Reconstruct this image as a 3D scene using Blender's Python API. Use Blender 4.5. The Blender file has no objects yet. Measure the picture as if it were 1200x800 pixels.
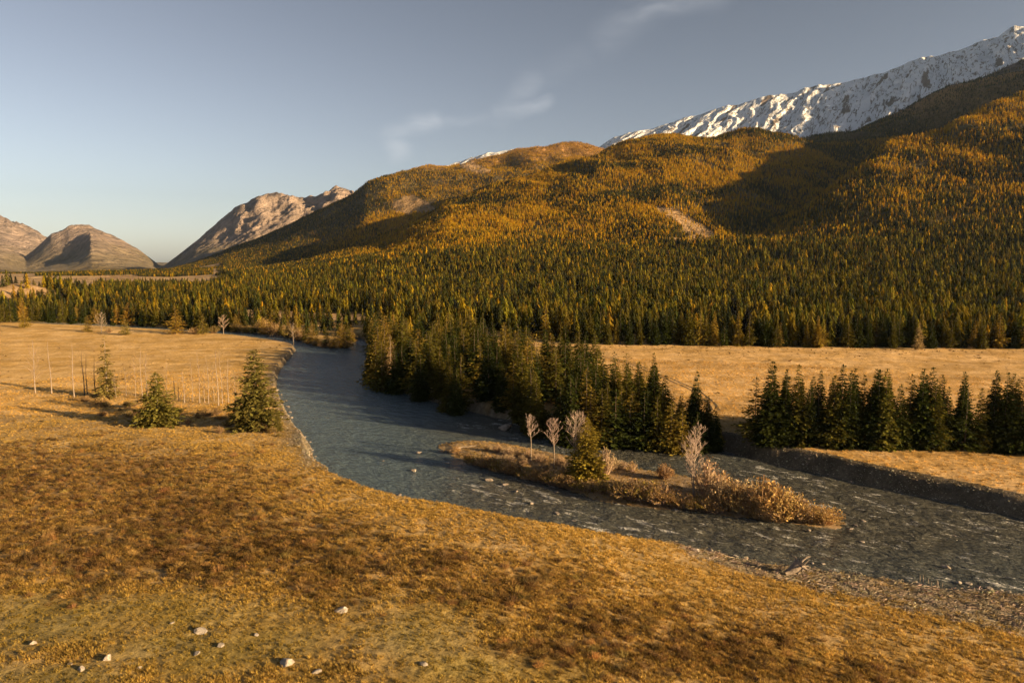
import bpy, math, random
import numpy as np
R = math.radians
rng = np.random.default_rng(11)
random.seed(11)

# ------------------------------------------------------------------ camera frame
F_, HOR, CAMZ = 850.0, 308.0, 47.0
PITCH = math.atan((400 - HOR) / F_)
cp, sp = math.cos(PITCH), math.sin(PITCH)
SUN_DIR = np.array([0.89, -0.45]); SUN_DIR /= np.linalg.norm(SUN_DIR)
SUN_EL = R(13.0)

def ray(u, v):
    a = (np.asarray(u, float) - 600) / F_
    b = (np.asarray(v, float) - 400) / F_
    return a, cp - b * sp, -sp - b * cp

def at(u, v, z=0.0):
    """ground point at height z below picture position u, v (1200x800)"""
    dx, dy, dz = ray(u, v)
    t = (z - CAMZ) / dz
    return t * dx, t * dy

def proj(x, y, z):
    y_ = y * cp - (z - CAMZ) * sp
    z_ = y * sp + (z - CAMZ) * cp
    return 600 + F_ * x / y_, 400 - F_ * z_ / y_

def feat(pts):
    """(u, v, D) -> azimuth, range, height, sorted by azimuth"""
    p = np.array(pts, float)
    dx, dy, dz = ray(p[:, 0], p[:, 1])
    az = np.arctan2(dx, dy); h = np.hypot(dx, dy)
    z = CAMZ + p[:, 2] * dz / h
    o = np.argsort(az)
    return az[o], p[o, 2], z[o]

# ------------------------------------------------------------------ noise
def _hash(ix, iy, seed):
    h = (ix.astype(np.int64) * 374761393 + iy.astype(np.int64) * 668265263 + seed * 1274126177) & 0xffffffff
    h = ((h ^ (h >> 13)) * 1103515245) & 0xffffffff
    return ((h ^ (h >> 16)) & 0xffff) / 65535.0

def vnoise(x, y, seed=0):
    ix = np.floor(x); iy = np.floor(y)
    fx = x - ix; fy = y - iy
    a = _hash(ix, iy, seed) * 6.2832; b = _hash(ix + 1, iy, seed) * 6.2832
    c = _hash(ix, iy + 1, seed) * 6.2832; d = _hash(ix + 1, iy + 1, seed) * 6.2832
    ga = np.cos(a) * fx + np.sin(a) * fy
    gb = np.cos(b) * (fx - 1) + np.sin(b) * fy
    gc = np.cos(c) * fx + np.sin(c) * (fy - 1)
    gd = np.cos(d) * (fx - 1) + np.sin(d) * (fy - 1)
    sx = fx * fx * fx * (fx * (fx * 6 - 15) + 10); sy = fy * fy * fy * (fy * (fy * 6 - 15) + 10)
    return ((ga * (1 - sx) + gb * sx) * (1 - sy) + (gc * (1 - sx) + gd * sx) * sy) * 1.5

def fbm(x, y, wl, octaves=4, seed=0, gain=0.5, ridged=False):
    s = np.zeros(np.shape(x)); amp = 1.0; tot = 0
    for o in range(octaves):
        n = vnoise(x / wl + 17.3 * o, y / wl - 9.1 * o, seed + o)
        if ridged: n = 1 - 2 * np.abs(n)
        s += amp * n; tot += amp; amp *= gain; wl *= 0.5
    return s / tot

def fbm_m(mask, x, y, *a, **k):
    """fbm evaluated only where mask holds"""
    r = np.zeros(mask.shape)
    r[mask] = fbm(x[mask], y[mask], *a, **k)
    return r
def upsample(f, a, b, n):
    """evaluate f on every n-th grid row and column, then interpolate"""
    ia = np.unique(np.r_[np.arange(0, a.shape[0], n), a.shape[0] - 1]); ib = np.unique(np.r_[np.arange(0, a.shape[1], n), a.shape[1] - 1])
    c = f(a[np.ix_(ia, ib)], b[np.ix_(ia, ib)])
    t = np.array([np.interp(np.arange(a.shape[1]), ib, r) for r in c])
    k = np.arange(a.shape[0]); j = np.clip(np.searchsorted(ia, k, side='right') - 1, 0, len(ia) - 2)
    w = ((k - ia[j]) / (ia[j + 1] - ia[j]))[:, None]
    return t[j] * (1 - w) + t[j + 1] * w

def sstep(a, b, x):
    t = np.clip((x - a) / (b - a), 0, 1)
    return t * t * (3 - 2 * t)

def inside(px, py, poly):
    """points in polygon (even-odd)"""
    r = np.zeros(np.shape(px), bool); n = len(poly)
    for i in range(n):
        x1, y1 = poly[i]; x2, y2 = poly[(i + 1) % n]
        if y1 == y2: continue
        c = ((y1 > py) != (y2 > py)) & (px < (x2 - x1) * (py - y1) / (y2 - y1) + x1)
        r ^= c
    return r

def polydist(px, py, poly, closed=True):
    d = np.full(np.shape(px), 1e9); n = len(poly)
    for i in range(n if closed else n - 1):
        x1, y1 = poly[i]; x2, y2 = poly[(i + 1) % n]
        vx, vy = x2 - x1, y2 - y1
        t = np.clip(((px - x1) * vx + (py - y1) * vy) / (vx * vx + vy * vy + 1e-9), 0, 1)
        d = np.minimum(d, np.hypot(px - x1 - t * vx, py - y1 - t * vy))
    return d

def smooth_poly(pts, n=6):
    """Catmull-Rom through world points, closed"""
    P = np.array(pts); m = len(P); out = []
    for i in range(m):
        p0, p1, p2, p3 = P[i - 1], P[i], P[(i + 1) % m], P[(i + 2) % m]
        for k in range(n):
            t = k / n
            out.append(0.5 * (2 * p1 + (p2 - p0) * t + (2 * p0 - 5 * p1 + 4 * p2 - p3) * t * t + (3 * p1 - p0 - 3 * p2 + p3) * t ** 3))
    return np.array(out)

# ------------------------------------------------------------------ river and island outlines (water level z = 0)
RIVER_PX = [(1700, 772), (1450, 735), (1200, 697), (1100, 688), (1000, 673), (900, 660), (800, 643), (720, 643), (640, 635), (560, 622), (470, 602),
            (425, 582), (390, 562), (370, 542), (363, 520), (346, 500), (335, 480), (325, 455), (328, 435), (342, 417), (346, 408), (325, 402.5),
            (270, 396), (200, 391.5), (100, 387), (0, 384), (-200, 380), (-200, 374), (0, 378), (100, 380), (200, 384.5), (270, 388.5), (320, 391.5),
            (345, 396.5), (358, 401), (376, 406), (395, 408.5), (410, 406.5), (415, 401), (421, 397), (427, 399), (431, 407), (430, 416), (427, 432), (445, 450), (490, 466), (560, 484), (640, 503), (700, 515), (770, 519),
            (840, 527), (880, 539), (950, 553), (1000, 565), (1100, 586), (1200, 609), (1450, 664), (1700, 700)]
ISLAND_PX = [(513, 523), (530, 518), (560, 516), (600, 521), (646, 530), (700, 541), (730, 546), (765, 552), (825, 562), (880, 580), (937, 596),
             (975, 606), (992, 615), (978, 619), (925, 613), (880, 608), (825, 602), (760, 595), (700, 586), (650, 568), (600, 556), (560, 545), (527, 533)]
RIVER = smooth_poly([at(u, v) for u, v in RIVER_PX], 4)
ISLAND = smooth_poly([at(u, v) for u, v in ISLAND_PX], 4)

# ------------------------------------------------------------------ near land heights (thin-plate spline through spot heights)
SPOT = [(-300, 800, 9), (0, 800, 9.5), (300, 800, 9.5), (600, 800, 8.5), (900, 800, 6.5), (1200, 800, 3.4), (1500, 800, 2),
        (0, 700, 9), (300, 700, 9), (600, 700, 8.3), (800, 700, 5.4), (900, 720, 4.4),
        (0, 600, 8), (200, 600, 8), (400, 620, 8.3), (300, 550, 6.5), (100, 540, 6.5), (0, 500, 4.5), (150, 500, 3.9), (250, 507, 3.7),
        (-300, 470, 3.4), (0, 465, 3), (100, 470, 2.6), (200, 478, 2.4), (300, 486, 2.3), (322, 500, 2.8),
        (350, 540, 4.6), (370, 548, 5.0), (420, 572, 6.5), (470, 590, 7), (560, 609, 7), (640, 623, 6.4), (720, 637, 5.2), (800, 658, 3.6),
        (900, 685, 2.4), (1000, 712, 2.5), (1100, 735, 2.4), (1200, 752, 2.4), (1450, 810, 2.4),
        (820, 649, 1.2), (900, 672, .9), (1000, 690, .7), (1100, 706, .7), (1200, 722, .8), (1450, 760, .8),
        (0, 440, 2.4), (100, 425, 2), (200, 430, 2.1), (300, 415, 2), (50, 392, 2), (200, 400, 2), (300, 405, 2), (-300, 400, 2.2), (-300, 430, 2.4),
        (870, 522, 3.3), (1000, 537, 3.3), (1200, 578, 3.3), (1450, 640, 3.3), (1200, 500, 3.5), (1000, 480, 3.5), (850, 480, 3.4), (650, 430, 3.5), (700, 455, 3.3),
        (1200, 420, 4), (900, 410, 4), (640, 405, 4), (500, 420, 3), (560, 460, 3), (440, 390, 3), (1600, 420, 4), (1600, 550, 3.5)]
sx_, sy_ = at(np.array([s[0] for s in SPOT], float), np.array([s[1] for s in SPOT], float), np.array([s[2] for s in SPOT], float))
sz_ = np.array([s[2] for s in SPOT], float)
extra = np.array([(-60, 25, 10), (0, 20, 9.5), (60, 20, 6), (120, 30, 3), (-160, 60, 9), (-30, -10, 10), (160, 0, 2)], float)
sx_ = np.r_[sx_, extra[:, 0]]; sy_ = np.r_[sy_, extra[:, 1]]; sz_ = np.r_[sz_, extra[:, 2]]
def _tps(r2): return np.where(r2 > 0, r2 * np.log(np.maximum(r2, 1e-12)), 0)
_n = len(sx_); S = 100.0
_K = _tps(((sx_[:, None] - sx_) ** 2 + (sy_[:, None] - sy_) ** 2) / S / S) + np.eye(_n) * 0.004
_P = np.c_[np.ones(_n), sx_ / S, sy_ / S]
_w = np.linalg.solve(np.block([[_K, _P], [_P.T, np.zeros((3, 3))]]), np.r_[sz_, 0, 0, 0])
def land_z(x, y):
    z = _w[_n] + _w[_n + 1] * x / S + _w[_n + 2] * y / S
    for i in range(_n):
        z = z + _w[i] * _tps(((x - sx_[i]) ** 2 + (y - sy_[i]) ** 2) / S / S)
    return z

# ------------------------------------------------------------------ mountain feature lines (u, v, range)
L_VAL = [(-900, 322, 2600), (0, 322, 2600), (1200, 322, 2600)]
LINES = [
    # gentle rise under the forest
    [(-600, 343, 1000), (0, 343, 1000), (300, 342, 1000), (500, 335, 1000), (700, 330, 1000), (1200, 328, 1000), (1700, 326, 1000)],
    # foot of the slopes
    [(-600, 331.5, 1500), (0, 331.5, 1500), (250, 330, 1500), (330, 325, 1400), (400, 311, 1400), (500, 301, 1400), (600, 294, 1400), (800, 290, 1400), (900, 286, 1380), (1200, 282, 1350), (1700, 280, 1350)],
    # front spur on the right; mid slope elsewhere
    [(-600, 326.5, 1900), (0, 326.5, 1900), (200, 326, 1900), (300, 320, 1750), (350, 316, 1750), (400, 307, 1750), (450, 296, 1780), (490, 282, 1800), (530, 265, 1820), (600, 250, 1850), (700, 236, 1900), (780, 240, 1800), (830, 262, 1700), (880, 275, 1600), (905, 272, 1560), (930, 262, 1600),
     (960, 236, 1680), (985, 213, 1750), (1010, 196, 1800), (1044, 170, 1900), (1100, 160, 1990), (1150, 136, 2120), (1200, 112, 2300), (1300, 75, 2450), (1500, 10, 2600), (1900, -60, 2800)],
    # hollow behind the spur
    [(-600, 325, 2100), (0, 325, 2100), (200, 324, 2100), (300, 319, 1950), (350, 314, 1950), (400, 303, 1950), (450, 287, 2000), (490, 268, 2020), (530, 245, 2050), (600, 226, 2080), (700, 203, 2200), (800, 185, 2250), (860, 185, 2300), (885, 215, 2150), (910, 245, 2000), (940, 250, 1950), (985, 235, 2050),
     (1044, 200, 2200), (1100, 186, 2330), (1150, 158, 2450), (1200, 130, 2600), (1300, 90, 2750), (1500, 20, 2850), (1900, -60, 3000)],
    # crest of the larch hill, its right shoulder
    [(-600, 323.5, 2300), (0, 323.5, 2300), (200, 322.5, 2250), (300, 317, 2100), (345, 311, 2100), (400, 298, 2120), (440, 283, 2150), (480, 263, 2170), (510, 244, 2200), (540, 228, 2250), (580, 214, 2300), (640, 200, 2400), (700, 182, 2520), (740, 166, 2620),
     (765, 158, 2680), (790, 157, 2700), (815, 163, 2700), (840, 163, 2700), (870, 156, 2700), (890, 153, 2700), (915, 158, 2680), (940, 172, 2600), (965, 190, 2500), (985, 205, 2500), (1010, 206, 2550), (1044, 192, 2650), (1100, 175, 2800), (1150, 148, 2850), (1200, 120, 2900), (1300, 70, 3000), (1500, -20, 3050), (1900, -120, 3200)],
    # saddle behind it; dark ridge on the right
    [(-600, 321, 2700), (0, 321, 2700), (200, 320, 2500), (260, 318, 2450), (300, 318, 2450), (350, 314, 2450), (400, 306, 2500), (450, 292, 2550), (500, 265, 2650), (580, 235, 2750), (640, 222, 2850), (700, 203, 2950), (740, 182, 3050), (800, 175, 3100), (860, 178, 3050), (900, 178, 3050),
     (930, 168, 3050), (965, 160, 3050), (1000, 149, 3080), (1060, 124, 3150), (1110, 99, 3220), (1160, 82, 3300), (1200, 70, 3350), (1300, 30, 3450), (1500, -15, 3500), (1900, -90, 3600)],  # high crest past the right frame edge is added to throw shade leftwards
    # brown hill behind
    [(-600, 320.5, 3400), (0, 320.5, 3400), (170, 320, 3600), (200, 315, 4100), (225, 308, 4150), (250, 299, 4150), (300, 280, 4100), (350, 257, 3900), (400, 233, 3650), (430, 214, 3450), (470, 199, 3500), (500, 195, 3550), (540, 187, 3600), (570, 181, 3650), (600, 175, 3700), (630, 168, 3700), (660, 161, 3700), (680, 164, 3650), (700, 174, 3600),
     (720, 186, 3600), (760, 200, 3600), (900, 200, 3600), (1000, 175, 3700), (1200, 100, 3900), (1500, -60, 4000), (1900, -200, 4100)],
    # deep valley
    [(-600, 320.5, 4600), (0, 320.5, 4600), (170, 320, 4700), (300, 300, 4700), (400, 262, 4700), (500, 230, 4700), (700, 215, 4700), (900, 190, 4600), (1200, 110, 4700), (1500, 70, 4800), (1900, 80, 4900)],
    # flank of the far mountains
    [(-600, 310, 5600), (0, 306, 5600), (30, 317, 5900), (45, 315, 5900), (60, 311, 5900), (78, 306, 5900), (92, 296, 5900), (106, 280, 5900), (130, 293, 5800), (160, 304, 5700), (187, 317.5, 5600), (200, 316, 5200), (250, 294, 5300), (300, 274, 5400), (350, 268, 5400), (400, 256, 5500), (500, 222, 5500), (600, 196, 5500), (700, 196, 5300), (760, 180, 5300), (900, 160, 5300), (1000, 138, 5300), (1200, 72, 5400), (1500, 30, 5400), (1900, 40, 5500)],
    # far crest: rocky peaks on the left, snow ridge on the right
    [(-600, 270, 7000), (-100, 268, 7000), (0, 290, 6700), (30, 302, 6600), (45, 288, 6600), (60, 274, 6600), (80, 266, 6600), (92, 265, 6600), (105, 267, 6600), (130, 276, 6600), (160, 291, 6500), (187, 311, 6400), (192, 311.5, 6300), (215, 295, 6300), (235, 279, 6300), (250, 265, 6300), (275, 243, 6300), (288, 239, 6300), (300, 233, 6300), (315, 228, 6300),
     (330, 229, 6300), (350, 233, 6300), (370, 234, 6300), (383, 227, 6300), (394, 220, 6300), (410, 225, 6300), (430, 232, 6300), (470, 210, 6300), (540, 190, 6400), (570, 180, 6400), (600, 176, 6400), (640, 184, 6400), (690, 176, 6400), (705, 170, 6400), (720, 162, 6400), (740, 155, 6400),
     (760, 153, 6400), (790, 143, 6400), (830, 130, 6400), (850, 124, 6400), (870, 121, 6400), (900, 113, 6400), (925, 110, 6400), (950, 102, 6400), (975, 99, 6400), (1000, 95, 6400), (1025, 88, 6400), (1050, 81, 6400), (1070, 70, 6400), (1082, 66, 6400), (1100, 66, 6400), (1125, 58, 6400), (1150, 48, 6400), (1170, 44, 6350), (1188, 32, 6300), (1200, 33, 6300), (1300, 5, 6200), (1500, 0, 6000), (1900, 0, 6000)],
    [(-600, 285, 8300), (0, 300, 8000), (60, 306, 8000), (187, 318, 7800), (300, 290, 7800), (700, 260, 8000), (1200, 200, 8000), (1900, 100, 8000)],
    # one more range closing the left edge
    [(-600, 250, 9500), (-100, 255, 9500), (0, 261, 9500), (25, 264, 9500), (40, 270, 9500), (55, 278, 9500), (70, 290, 9500), (100, 312, 9500), (187, 319, 9500), (300, 310, 9500), (700, 290, 9500), (1200, 280, 9500), (1900, 250, 9500)],
    [(-600, 308, 13000), (1900, 308, 13000)],
]
_LF = [feat(l) for l in LINES]

# ------------------------------------------------------------------ polar grid
AZ = np.concatenate([np.arange(-64, -37, 0.7), np.arange(-37, 37.001, 0.078), np.arange(37.6, 66, 0.7)]) * math.pi / 180
def geo(a, b, r): return a * (1 + r) ** np.arange(0, int(math.log(b / a) / math.log(1 + r)))
DD = np.concatenate([geo(14, 60, .02), geo(60, 200, .0036), geo(200, 600, .005), geo(600, 3800, .0062), geo(3800, 7000, .0042), geo(7000, 9700, .008), geo(9700, 26000, .05)])
NA, ND = len(AZ), len(DD)
AZg, Dg = np.meshgrid(AZ, DD, indexing='ij')
X = np.sin(AZg) * Dg; Y = np.cos(AZg) * Dg

# near land
near = DD < 640
Xn, Yn = X[:, near], Y[:, near]
zn = upsample(land_z, Xn, Yn, 5)
far_w = sstep(420, 600, Dg[:, near])
zn = zn * (1 - far_w) + 4.0 * far_w
zn = np.clip(zn, 0.4, 12)
inr = inside(Xn, Yn, RIVER)
def near_dist(poly, lim):
    d = upsample(lambda a, b: polydist(a, b, poly), Xn, Yn, 12)
    m = d < lim
    d[m] = polydist(Xn[m], Yn[m], poly)
    return d
dr = near_dist(RIVER, 16)
ini = np.zeros(Xn.shape, bool); _m = (Xn > -40) & (Xn < 90) & (Yn > 90) & (Yn < 220); ini[_m] = inside(Xn[_m], Yn[_m], ISLAND)
di = near_dist(ISLAND, 9)
un, vn = proj(Xn, Yn, zn)
wobble = 1 + 0.35 * fbm(Xn, Yn, 14, 3, 5)
bw = np.clip(np.where(un < 384, .8, np.where(un < 800, 1.15, 1.5)) * zn, 1.6, 10) * wobble
ramp = sstep(0, 1, dr / bw)
zl = 0.02 + zn * ramp
relief = fbm(Xn, Yn, 30, 4, 2) * 0.55 + fbm(Xn, Yn, 5, 3, 9) * 0.20 + fbm_m(Dg[:, near] < 170, Xn, Yn, 1.7, 2, 12) * 0.10
zl += relief * sstep(1, 9, dr) + 4 * ramp * (1 - ramp) * fbm_m(dr < 12, Xn, Yn, 4, 3, 15) * .45 * np.clip(zn, 1, 4) / 3
# broad terrace ripples in the left meadow
lm = (Xn < -40) & (Yn > 190)
zl += np.where(lm, 0.35 * fbm(Xn * 0.35, Yn, 26, 2, 31) * sstep(4, 20, dr), 0)
zw = -0.15 - 1.1 * sstep(0, 6, dr)
zi = 0.05 + 0.75 * sstep(0, 5, di) + 0.25 * fbm(Xn, Yn, 6, 3, 77) * sstep(0, 3, di)
zw = np.where(ini, zi, np.where(di < 4, np.maximum(zw, -0.35 * di - .05), zw))
ZN = np.where(inr, zw, zl)

# mountains
Z = np.zeros_like(X)
lz = [np.interp(AZ, a, z) for a, d, z in _LF]
ld = [np.interp(AZ, a, d) for a, d, z in _LF]
logD = np.log(DD)
for i in range(NA):
    kd = [14, 450, 640] + [l[i] for l in ld]; kz = [4, 4, 5] + [l[i] for l in lz]
    Z[i] = np.interp(DD, kd, kz)
def box_d(Z, n):
    k = np.ones(n) / n
    Zp = np.concatenate([np.repeat(Z[:, :1], n // 2, 1), Z, np.repeat(Z[:, -1:], n // 2, 1)], 1)
    c = np.cumsum(np.concatenate([np.zeros((Z.shape[0], 1)), Zp], 1), 1)
    return (c[:, n:] - c[:, :-n])[:, :Z.shape[1]] / n
Zs = box_d(box_d(Z, 13), 9)
wS = sstep(5200, 6000, Dg)
Z = Zs * (1 - wS) + Z * wS
FARM = Dg > 900
MTN = Dg > 4200
HIL = FARM & (Dg < 5100)
hgt = np.clip(Z - 12, 0, None)
am = np.clip(hgt, 0, 420)
hillw = 1 - sstep(4300, 5000, Dg)
Z += np.where(FARM, 12 * sstep(900, 1250, Dg) * (1 - sstep(2000, 2400, Dg)) * sstep(215, 330, 600 + F_ * np.tan(AZg)) * fbm_m(FARM & (Dg < 2500), X * .95 + Y * .45, Y * .42, 270, 3, 480), 0)
# spurs and gullies running down the hills
Z += hillw * (am * (0.15 - .085 * sstep(2150, 2500, Dg)) * (fbm_m(HIL, X + Y * .35, Y * 0.5, 430, 4, 40, ridged=True) - .3) + am * 0.05 * fbm_m(HIL, X + Y * .3, Y, 170, 3, 44))
uu, _ = proj(X, Y, Z)
rock_w = (1 - hillw)
isrock = (uu < 470)
am2 = np.clip(Z, 0, 700)
wx = X + 60 * fbm_m(MTN, X, Y, 300, 2, 61); wy = Y + 60 * fbm_m(MTN, X, Y, 300, 2, 62)
rid = fbm_m(MTN, wx + 0.35 * wy, wy * 0.45, 640, 6, 63, 0.52, ridged=True)
Z += rock_w * np.where(isrock, am2 * (0.28 * (rid - 0.3) + .16 * (fbm_m(MTN, wx - .2 * wy, wy * .5, 190, 4, 66, ridged=True) - .3)) * (1 - .78 * np.exp(-((Dg - 6400) / 330.0) ** 2)), 0)
# snow mountain: parallel ribs running down to the left
a_ = (wx * 0.87 - wy * 0.49); b_ = (wx * 0.49 + wy * 0.87)
rib = fbm_m(MTN, a_, b_ * 0.22, 260, 5, 71, 0.6, ridged=True)
crest = np.exp(-((Dg - 6400) / 260.0) ** 2)
Z += rock_w * np.where(isrock, 0, (rib - 0.3) * 62 * (1 - 0.6 * crest))
_w2 = sstep(600, 640, Dg[:, near])
Z[:, near] = ZN * (1 - _w2) + Z[:, near] * _w2
# small bare hill at the far left, wooded bump beside it
ah, dh = np.arctan2(*at(15, 340)[::1]), 0
def bump(u, D, h, wu, wd):
    a0 = math.atan((u - 600) / F_ / cp)
    return h * np.exp(-((AZg - a0) * D / wu) ** 2 - ((Dg - D) / wd) ** 2)
Z += bump(22, 830, 18, 55, 60) + bump(140, 2200, 8, 260, 160) + bump(60, 1950, 5, 260, 120) + bump(225, 2350, 9, 160, 160)

def ground(x, y):
    """height of the terrain at world points"""
    az = np.arctan2(x, y); d = np.hypot(x, y)
    i = np.clip(np.searchsorted(AZ, az) - 1, 0, NA - 2); j = np.clip(np.searchsorted(DD, d) - 1, 0, ND - 2)
    s = np.clip((az - AZ[i]) / (AZ[i + 1] - AZ[i]), 0, 1); t = np.clip((d - DD[j]) / (DD[j + 1] - DD[j]), 0, 1)
    return (Z[i, j] * (1 - s) + Z[i + 1, j] * s) * (1 - t) + (Z[i, j + 1] * (1 - s) + Z[i + 1, j + 1] * s) * t

def stand(u, v):
    """ground point seen at picture position u, v"""
    dx, dy, dz = [float(a) for a in ray(u, v)]
    az = math.atan2(dx, dy); i = int(np.clip(np.searchsorted(AZ, az), 0, NA - 1))
    e = (np.maximum(Z[i], 0) - CAMZ) / DD - dz / math.hypot(dx, dy)
    j = int(np.argmax(e >= 0)); j = max(j, 1)
    t = -e[j - 1] / (e[j] - e[j - 1] + 1e-12); d = DD[j - 1] + (DD[j] - DD[j - 1]) * t
    x, y = math.sin(az) * d, math.cos(az) * d
    return x, y, max(0.0, float(ground(np.array([x]), np.array([y]))[0]))

# ------------------------------------------------------------------ zone colours (real surface colours, one value per vertex)
def mixc(c, col, m):
    m = m[..., None]
    return c * (1 - m) + np.array(col) * m
def blob(u, v, pts, soft=1.0):
    m = np.zeros_like(u)
    for cu, cv, ru, rv in pts:
        m = np.maximum(m, np.exp(-(((u - cu) / ru) ** 2 + ((v - cv) / rv) ** 2) * soft))
    return m
U, V = proj(X, Y, Z)
NEAR = Dg < 640
nz1 = fbm_m(Dg < 5000, X, Y, 22, 4, 101); nz2 = fbm_m(NEAR, X, Y, 5, 3, 105)
COL = np.zeros(X.shape + (3,)) + np.array((0.33, 0.215, 0.085))
RIGHT_PX = [(428, 397), (425, 440), (490, 466), (560, 484), (640, 503), (700, 515), (770, 519), (840, 527), (880, 539), (1000, 565), (1200, 609), (1700, 700), (1700, 380), (640, 380), (428, 380)]
RIGHTPLAIN = np.array([at(u, v) for u, v in RIGHT_PX])
nD = near.sum()
right = np.zeros(X.shape, bool); right[:, :nD] = inside(Xn, Yn, RIGHTPLAIN)
river = np.zeros(X.shape, bool); river[:, :nD] = inr
isl = np.zeros(X.shape, bool); isl[:, :nD] = ini
DR = np.full(X.shape, 999.0); DR[:, :nD] = dr

def shrub_mask(u, v, x, y):
    """dwarf shrub density on the near slope"""
    m = blob(u, v, [(60, 570, 200, 55), (200, 590, 170, 60), (60, 650, 210, 50), (240, 650, 130, 45), (330, 640, 110, 45), (150, 560, 160, 35), (390, 670, 70, 45),
                    (430, 655, 80, 28), (600, 690, 130, 26), (700, 725, 130, 35), (820, 765, 150, 32), (650, 760, 80, 25), (960, 790, 160, 22), (520, 660, 60, 22)])
    n = fbm(x, y, 11, 3, 201)
    return np.clip(m * 1.15 + n * 0.55 - 0.28, 0, 1) * (m > 0.12)
def green_mask(u, v, x, y):
    m = blob(u, v, [(60, 730, 150, 45), (200, 720, 160, 30), (250, 760, 200, 40), (480, 740, 110, 50), (560, 780, 160, 30), (60, 790, 120, 20)])
    return np.clip(m * 1.1 + fbm(x, y, 9, 3, 211) * 0.5 - 0.1, 0, 1)

COL = mixc(COL, (0.39, 0.255, 0.085), np.clip(0.5 + nz1, 0, 1))
COL = mixc(COL, (0.20, 0.125, 0.05), np.clip(-nz2 * 1.1 - .05, 0, 1) * 0.6)
sm = np.zeros(X.shape); gm = np.zeros(X.shape)
nm = (Dg < 330) & ~right & ~river
sm[nm] = shrub_mask(U[nm], V[nm], X[nm], Y[nm]); gm[nm] = green_mask(U[nm], V[nm], X[nm], Y[nm])
COL = mixc(COL, (0.20, 0.152, 0.045), gm * 0.8)
COL = mixc(COL, (0.19, 0.11, 0.042), sm * 0.8)
# pale hay meadows
pm = right & (DR > 4)
COL = np.where(pm[..., None], mixc(COL * 0 + np.array((0.53, 0.33, 0.13)), (0.36, 0.215, 0.07), np.clip(fbm_m(NEAR, X * .25, Y, 14, 4, 221) * 1.6 + .25, 0, 1) * .8), COL)
lmd = (~right) & ~river & (X < 20) & (Y > 205) & (Dg < 640)
COL = np.where(lmd[..., None], mixc(COL * 0 + np.array((0.51, 0.32, 0.115)), (0.31, 0.185, 0.05), np.clip(fbm_m(NEAR, X * .3, Y, 16, 4, 225) * 1.7 + .2, 0, 1) * .8), COL)
# dull strip between the bank stands
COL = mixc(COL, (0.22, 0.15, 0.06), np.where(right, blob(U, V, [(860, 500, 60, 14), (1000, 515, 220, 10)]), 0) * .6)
# gravel banks and island
gv = np.where(~river & (Dg < 420), np.clip(1.25 - DR / np.where(right, 4.6, 2.6) + nz2 * .5, 0, 1), 0)
strip = np.where(~right & ~river & (X > 18) & (Dg < 170), sstep(2.1, 1.45, np.where(np.isfinite(Z), Z, 9)), 0)
beach = np.where(~right & (Dg < 260), blob(U, V, [(350, 512, 16, 16), (362, 530, 12, 14), (338, 470, 8, 20)]), 0)
lb = ~right & ~river & (Dg < 500) & (X < -25)
gv = np.maximum(gv, np.where(lb, np.clip(1.2 - DR / 5.0 + nz2 * .9, 0, 1), 0))
gv = np.maximum(gv, np.maximum(strip * np.clip(.72 + nz2 * .9, 0, 1), beach))
gravel_c = np.array((0.20, 0.16, 0.11)) + 0.10 * np.clip(fbm_m(Dg < 330, X, Y, 2.2, 3, 231), -1, 1)[..., None]
gravel_c = np.where(lb[..., None], gravel_c * .62, gravel_c)
COL = COL * (1 - gv[..., None]) + gravel_c * gv[..., None]
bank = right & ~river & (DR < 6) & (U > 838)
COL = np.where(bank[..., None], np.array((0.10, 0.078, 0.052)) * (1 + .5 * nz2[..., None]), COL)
COL = np.where((river & ~isl)[..., None], np.array((0.10, 0.09, 0.07)), COL)
COL = np.where(isl[..., None], mixc(np.array((0.23, 0.16, 0.09)) * (1 + .5 * nz2[..., None]), (0.34, 0.23, 0.11), np.clip(nz1 + .4, 0, 1)), COL)

# ---- hills
CLEAR = {
    'patch': [(462, 238), (468, 231), (482, 228), (500, 236), (514, 247), (505, 250), (480, 251), (462, 249)],
    'slope': [(768, 240), (795, 246), (822, 262), (836, 272), (842, 287), (800, 285), (778, 281), (806, 276), (792, 260), (770, 250)],
    'scree': [(534, 190), (548, 187), (580, 202), (560, 203), (545, 200)],
    'bare hill': [(-200, 326), (0, 330), (40, 333), (76, 347), (60, 352), (-200, 356)],
    'far strip': [(82, 336), (114, 336), (114, 343), (80, 344)],
    'band': [(500, 381), (560, 386), (640, 398), (650, 405), (600, 402), (520, 389), (500, 386)],
    'thin band': [(225, 362), (330, 364), (430, 368), (520, 374), (520, 381), (430, 378), (330, 374), (225, 371)],
    'grey slope': [(112, 322), (150, 320), (168, 325), (160, 331), (122, 333)],
}
clear = np.zeros(X.shape, bool)
fh = Dg > 560
j = fbm_m((Dg > 380) & (Dg < 4300), X, Y, 60, 3, 251) * 7
for k, p in CLEAR.items():
    clear |= inside(U + j, V + j * .6, p) & (Dg > 380) & (~river)
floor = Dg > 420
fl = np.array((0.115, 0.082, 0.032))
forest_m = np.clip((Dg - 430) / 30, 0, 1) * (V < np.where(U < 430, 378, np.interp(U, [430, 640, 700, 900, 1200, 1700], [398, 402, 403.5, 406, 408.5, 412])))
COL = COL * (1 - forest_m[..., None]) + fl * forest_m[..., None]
hb = sstep(2900, 3300, Dg) * (Dg < 4600) * sstep(430, 560, Z)
COL = mixc(COL, (0.40, 0.22, 0.085), hb)
ulim = 262 + 45 * fbm_m((Dg > 1100) & (Dg < 3000), X, Y, 260, 3, 455)
open_left = (U < ulim) & (Dg > 1150) & (Dg < 3000) & ~((np.abs(Dg - 2200) < 260) & (U > 42) & (U < 250) & (Z > 7.5))
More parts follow.
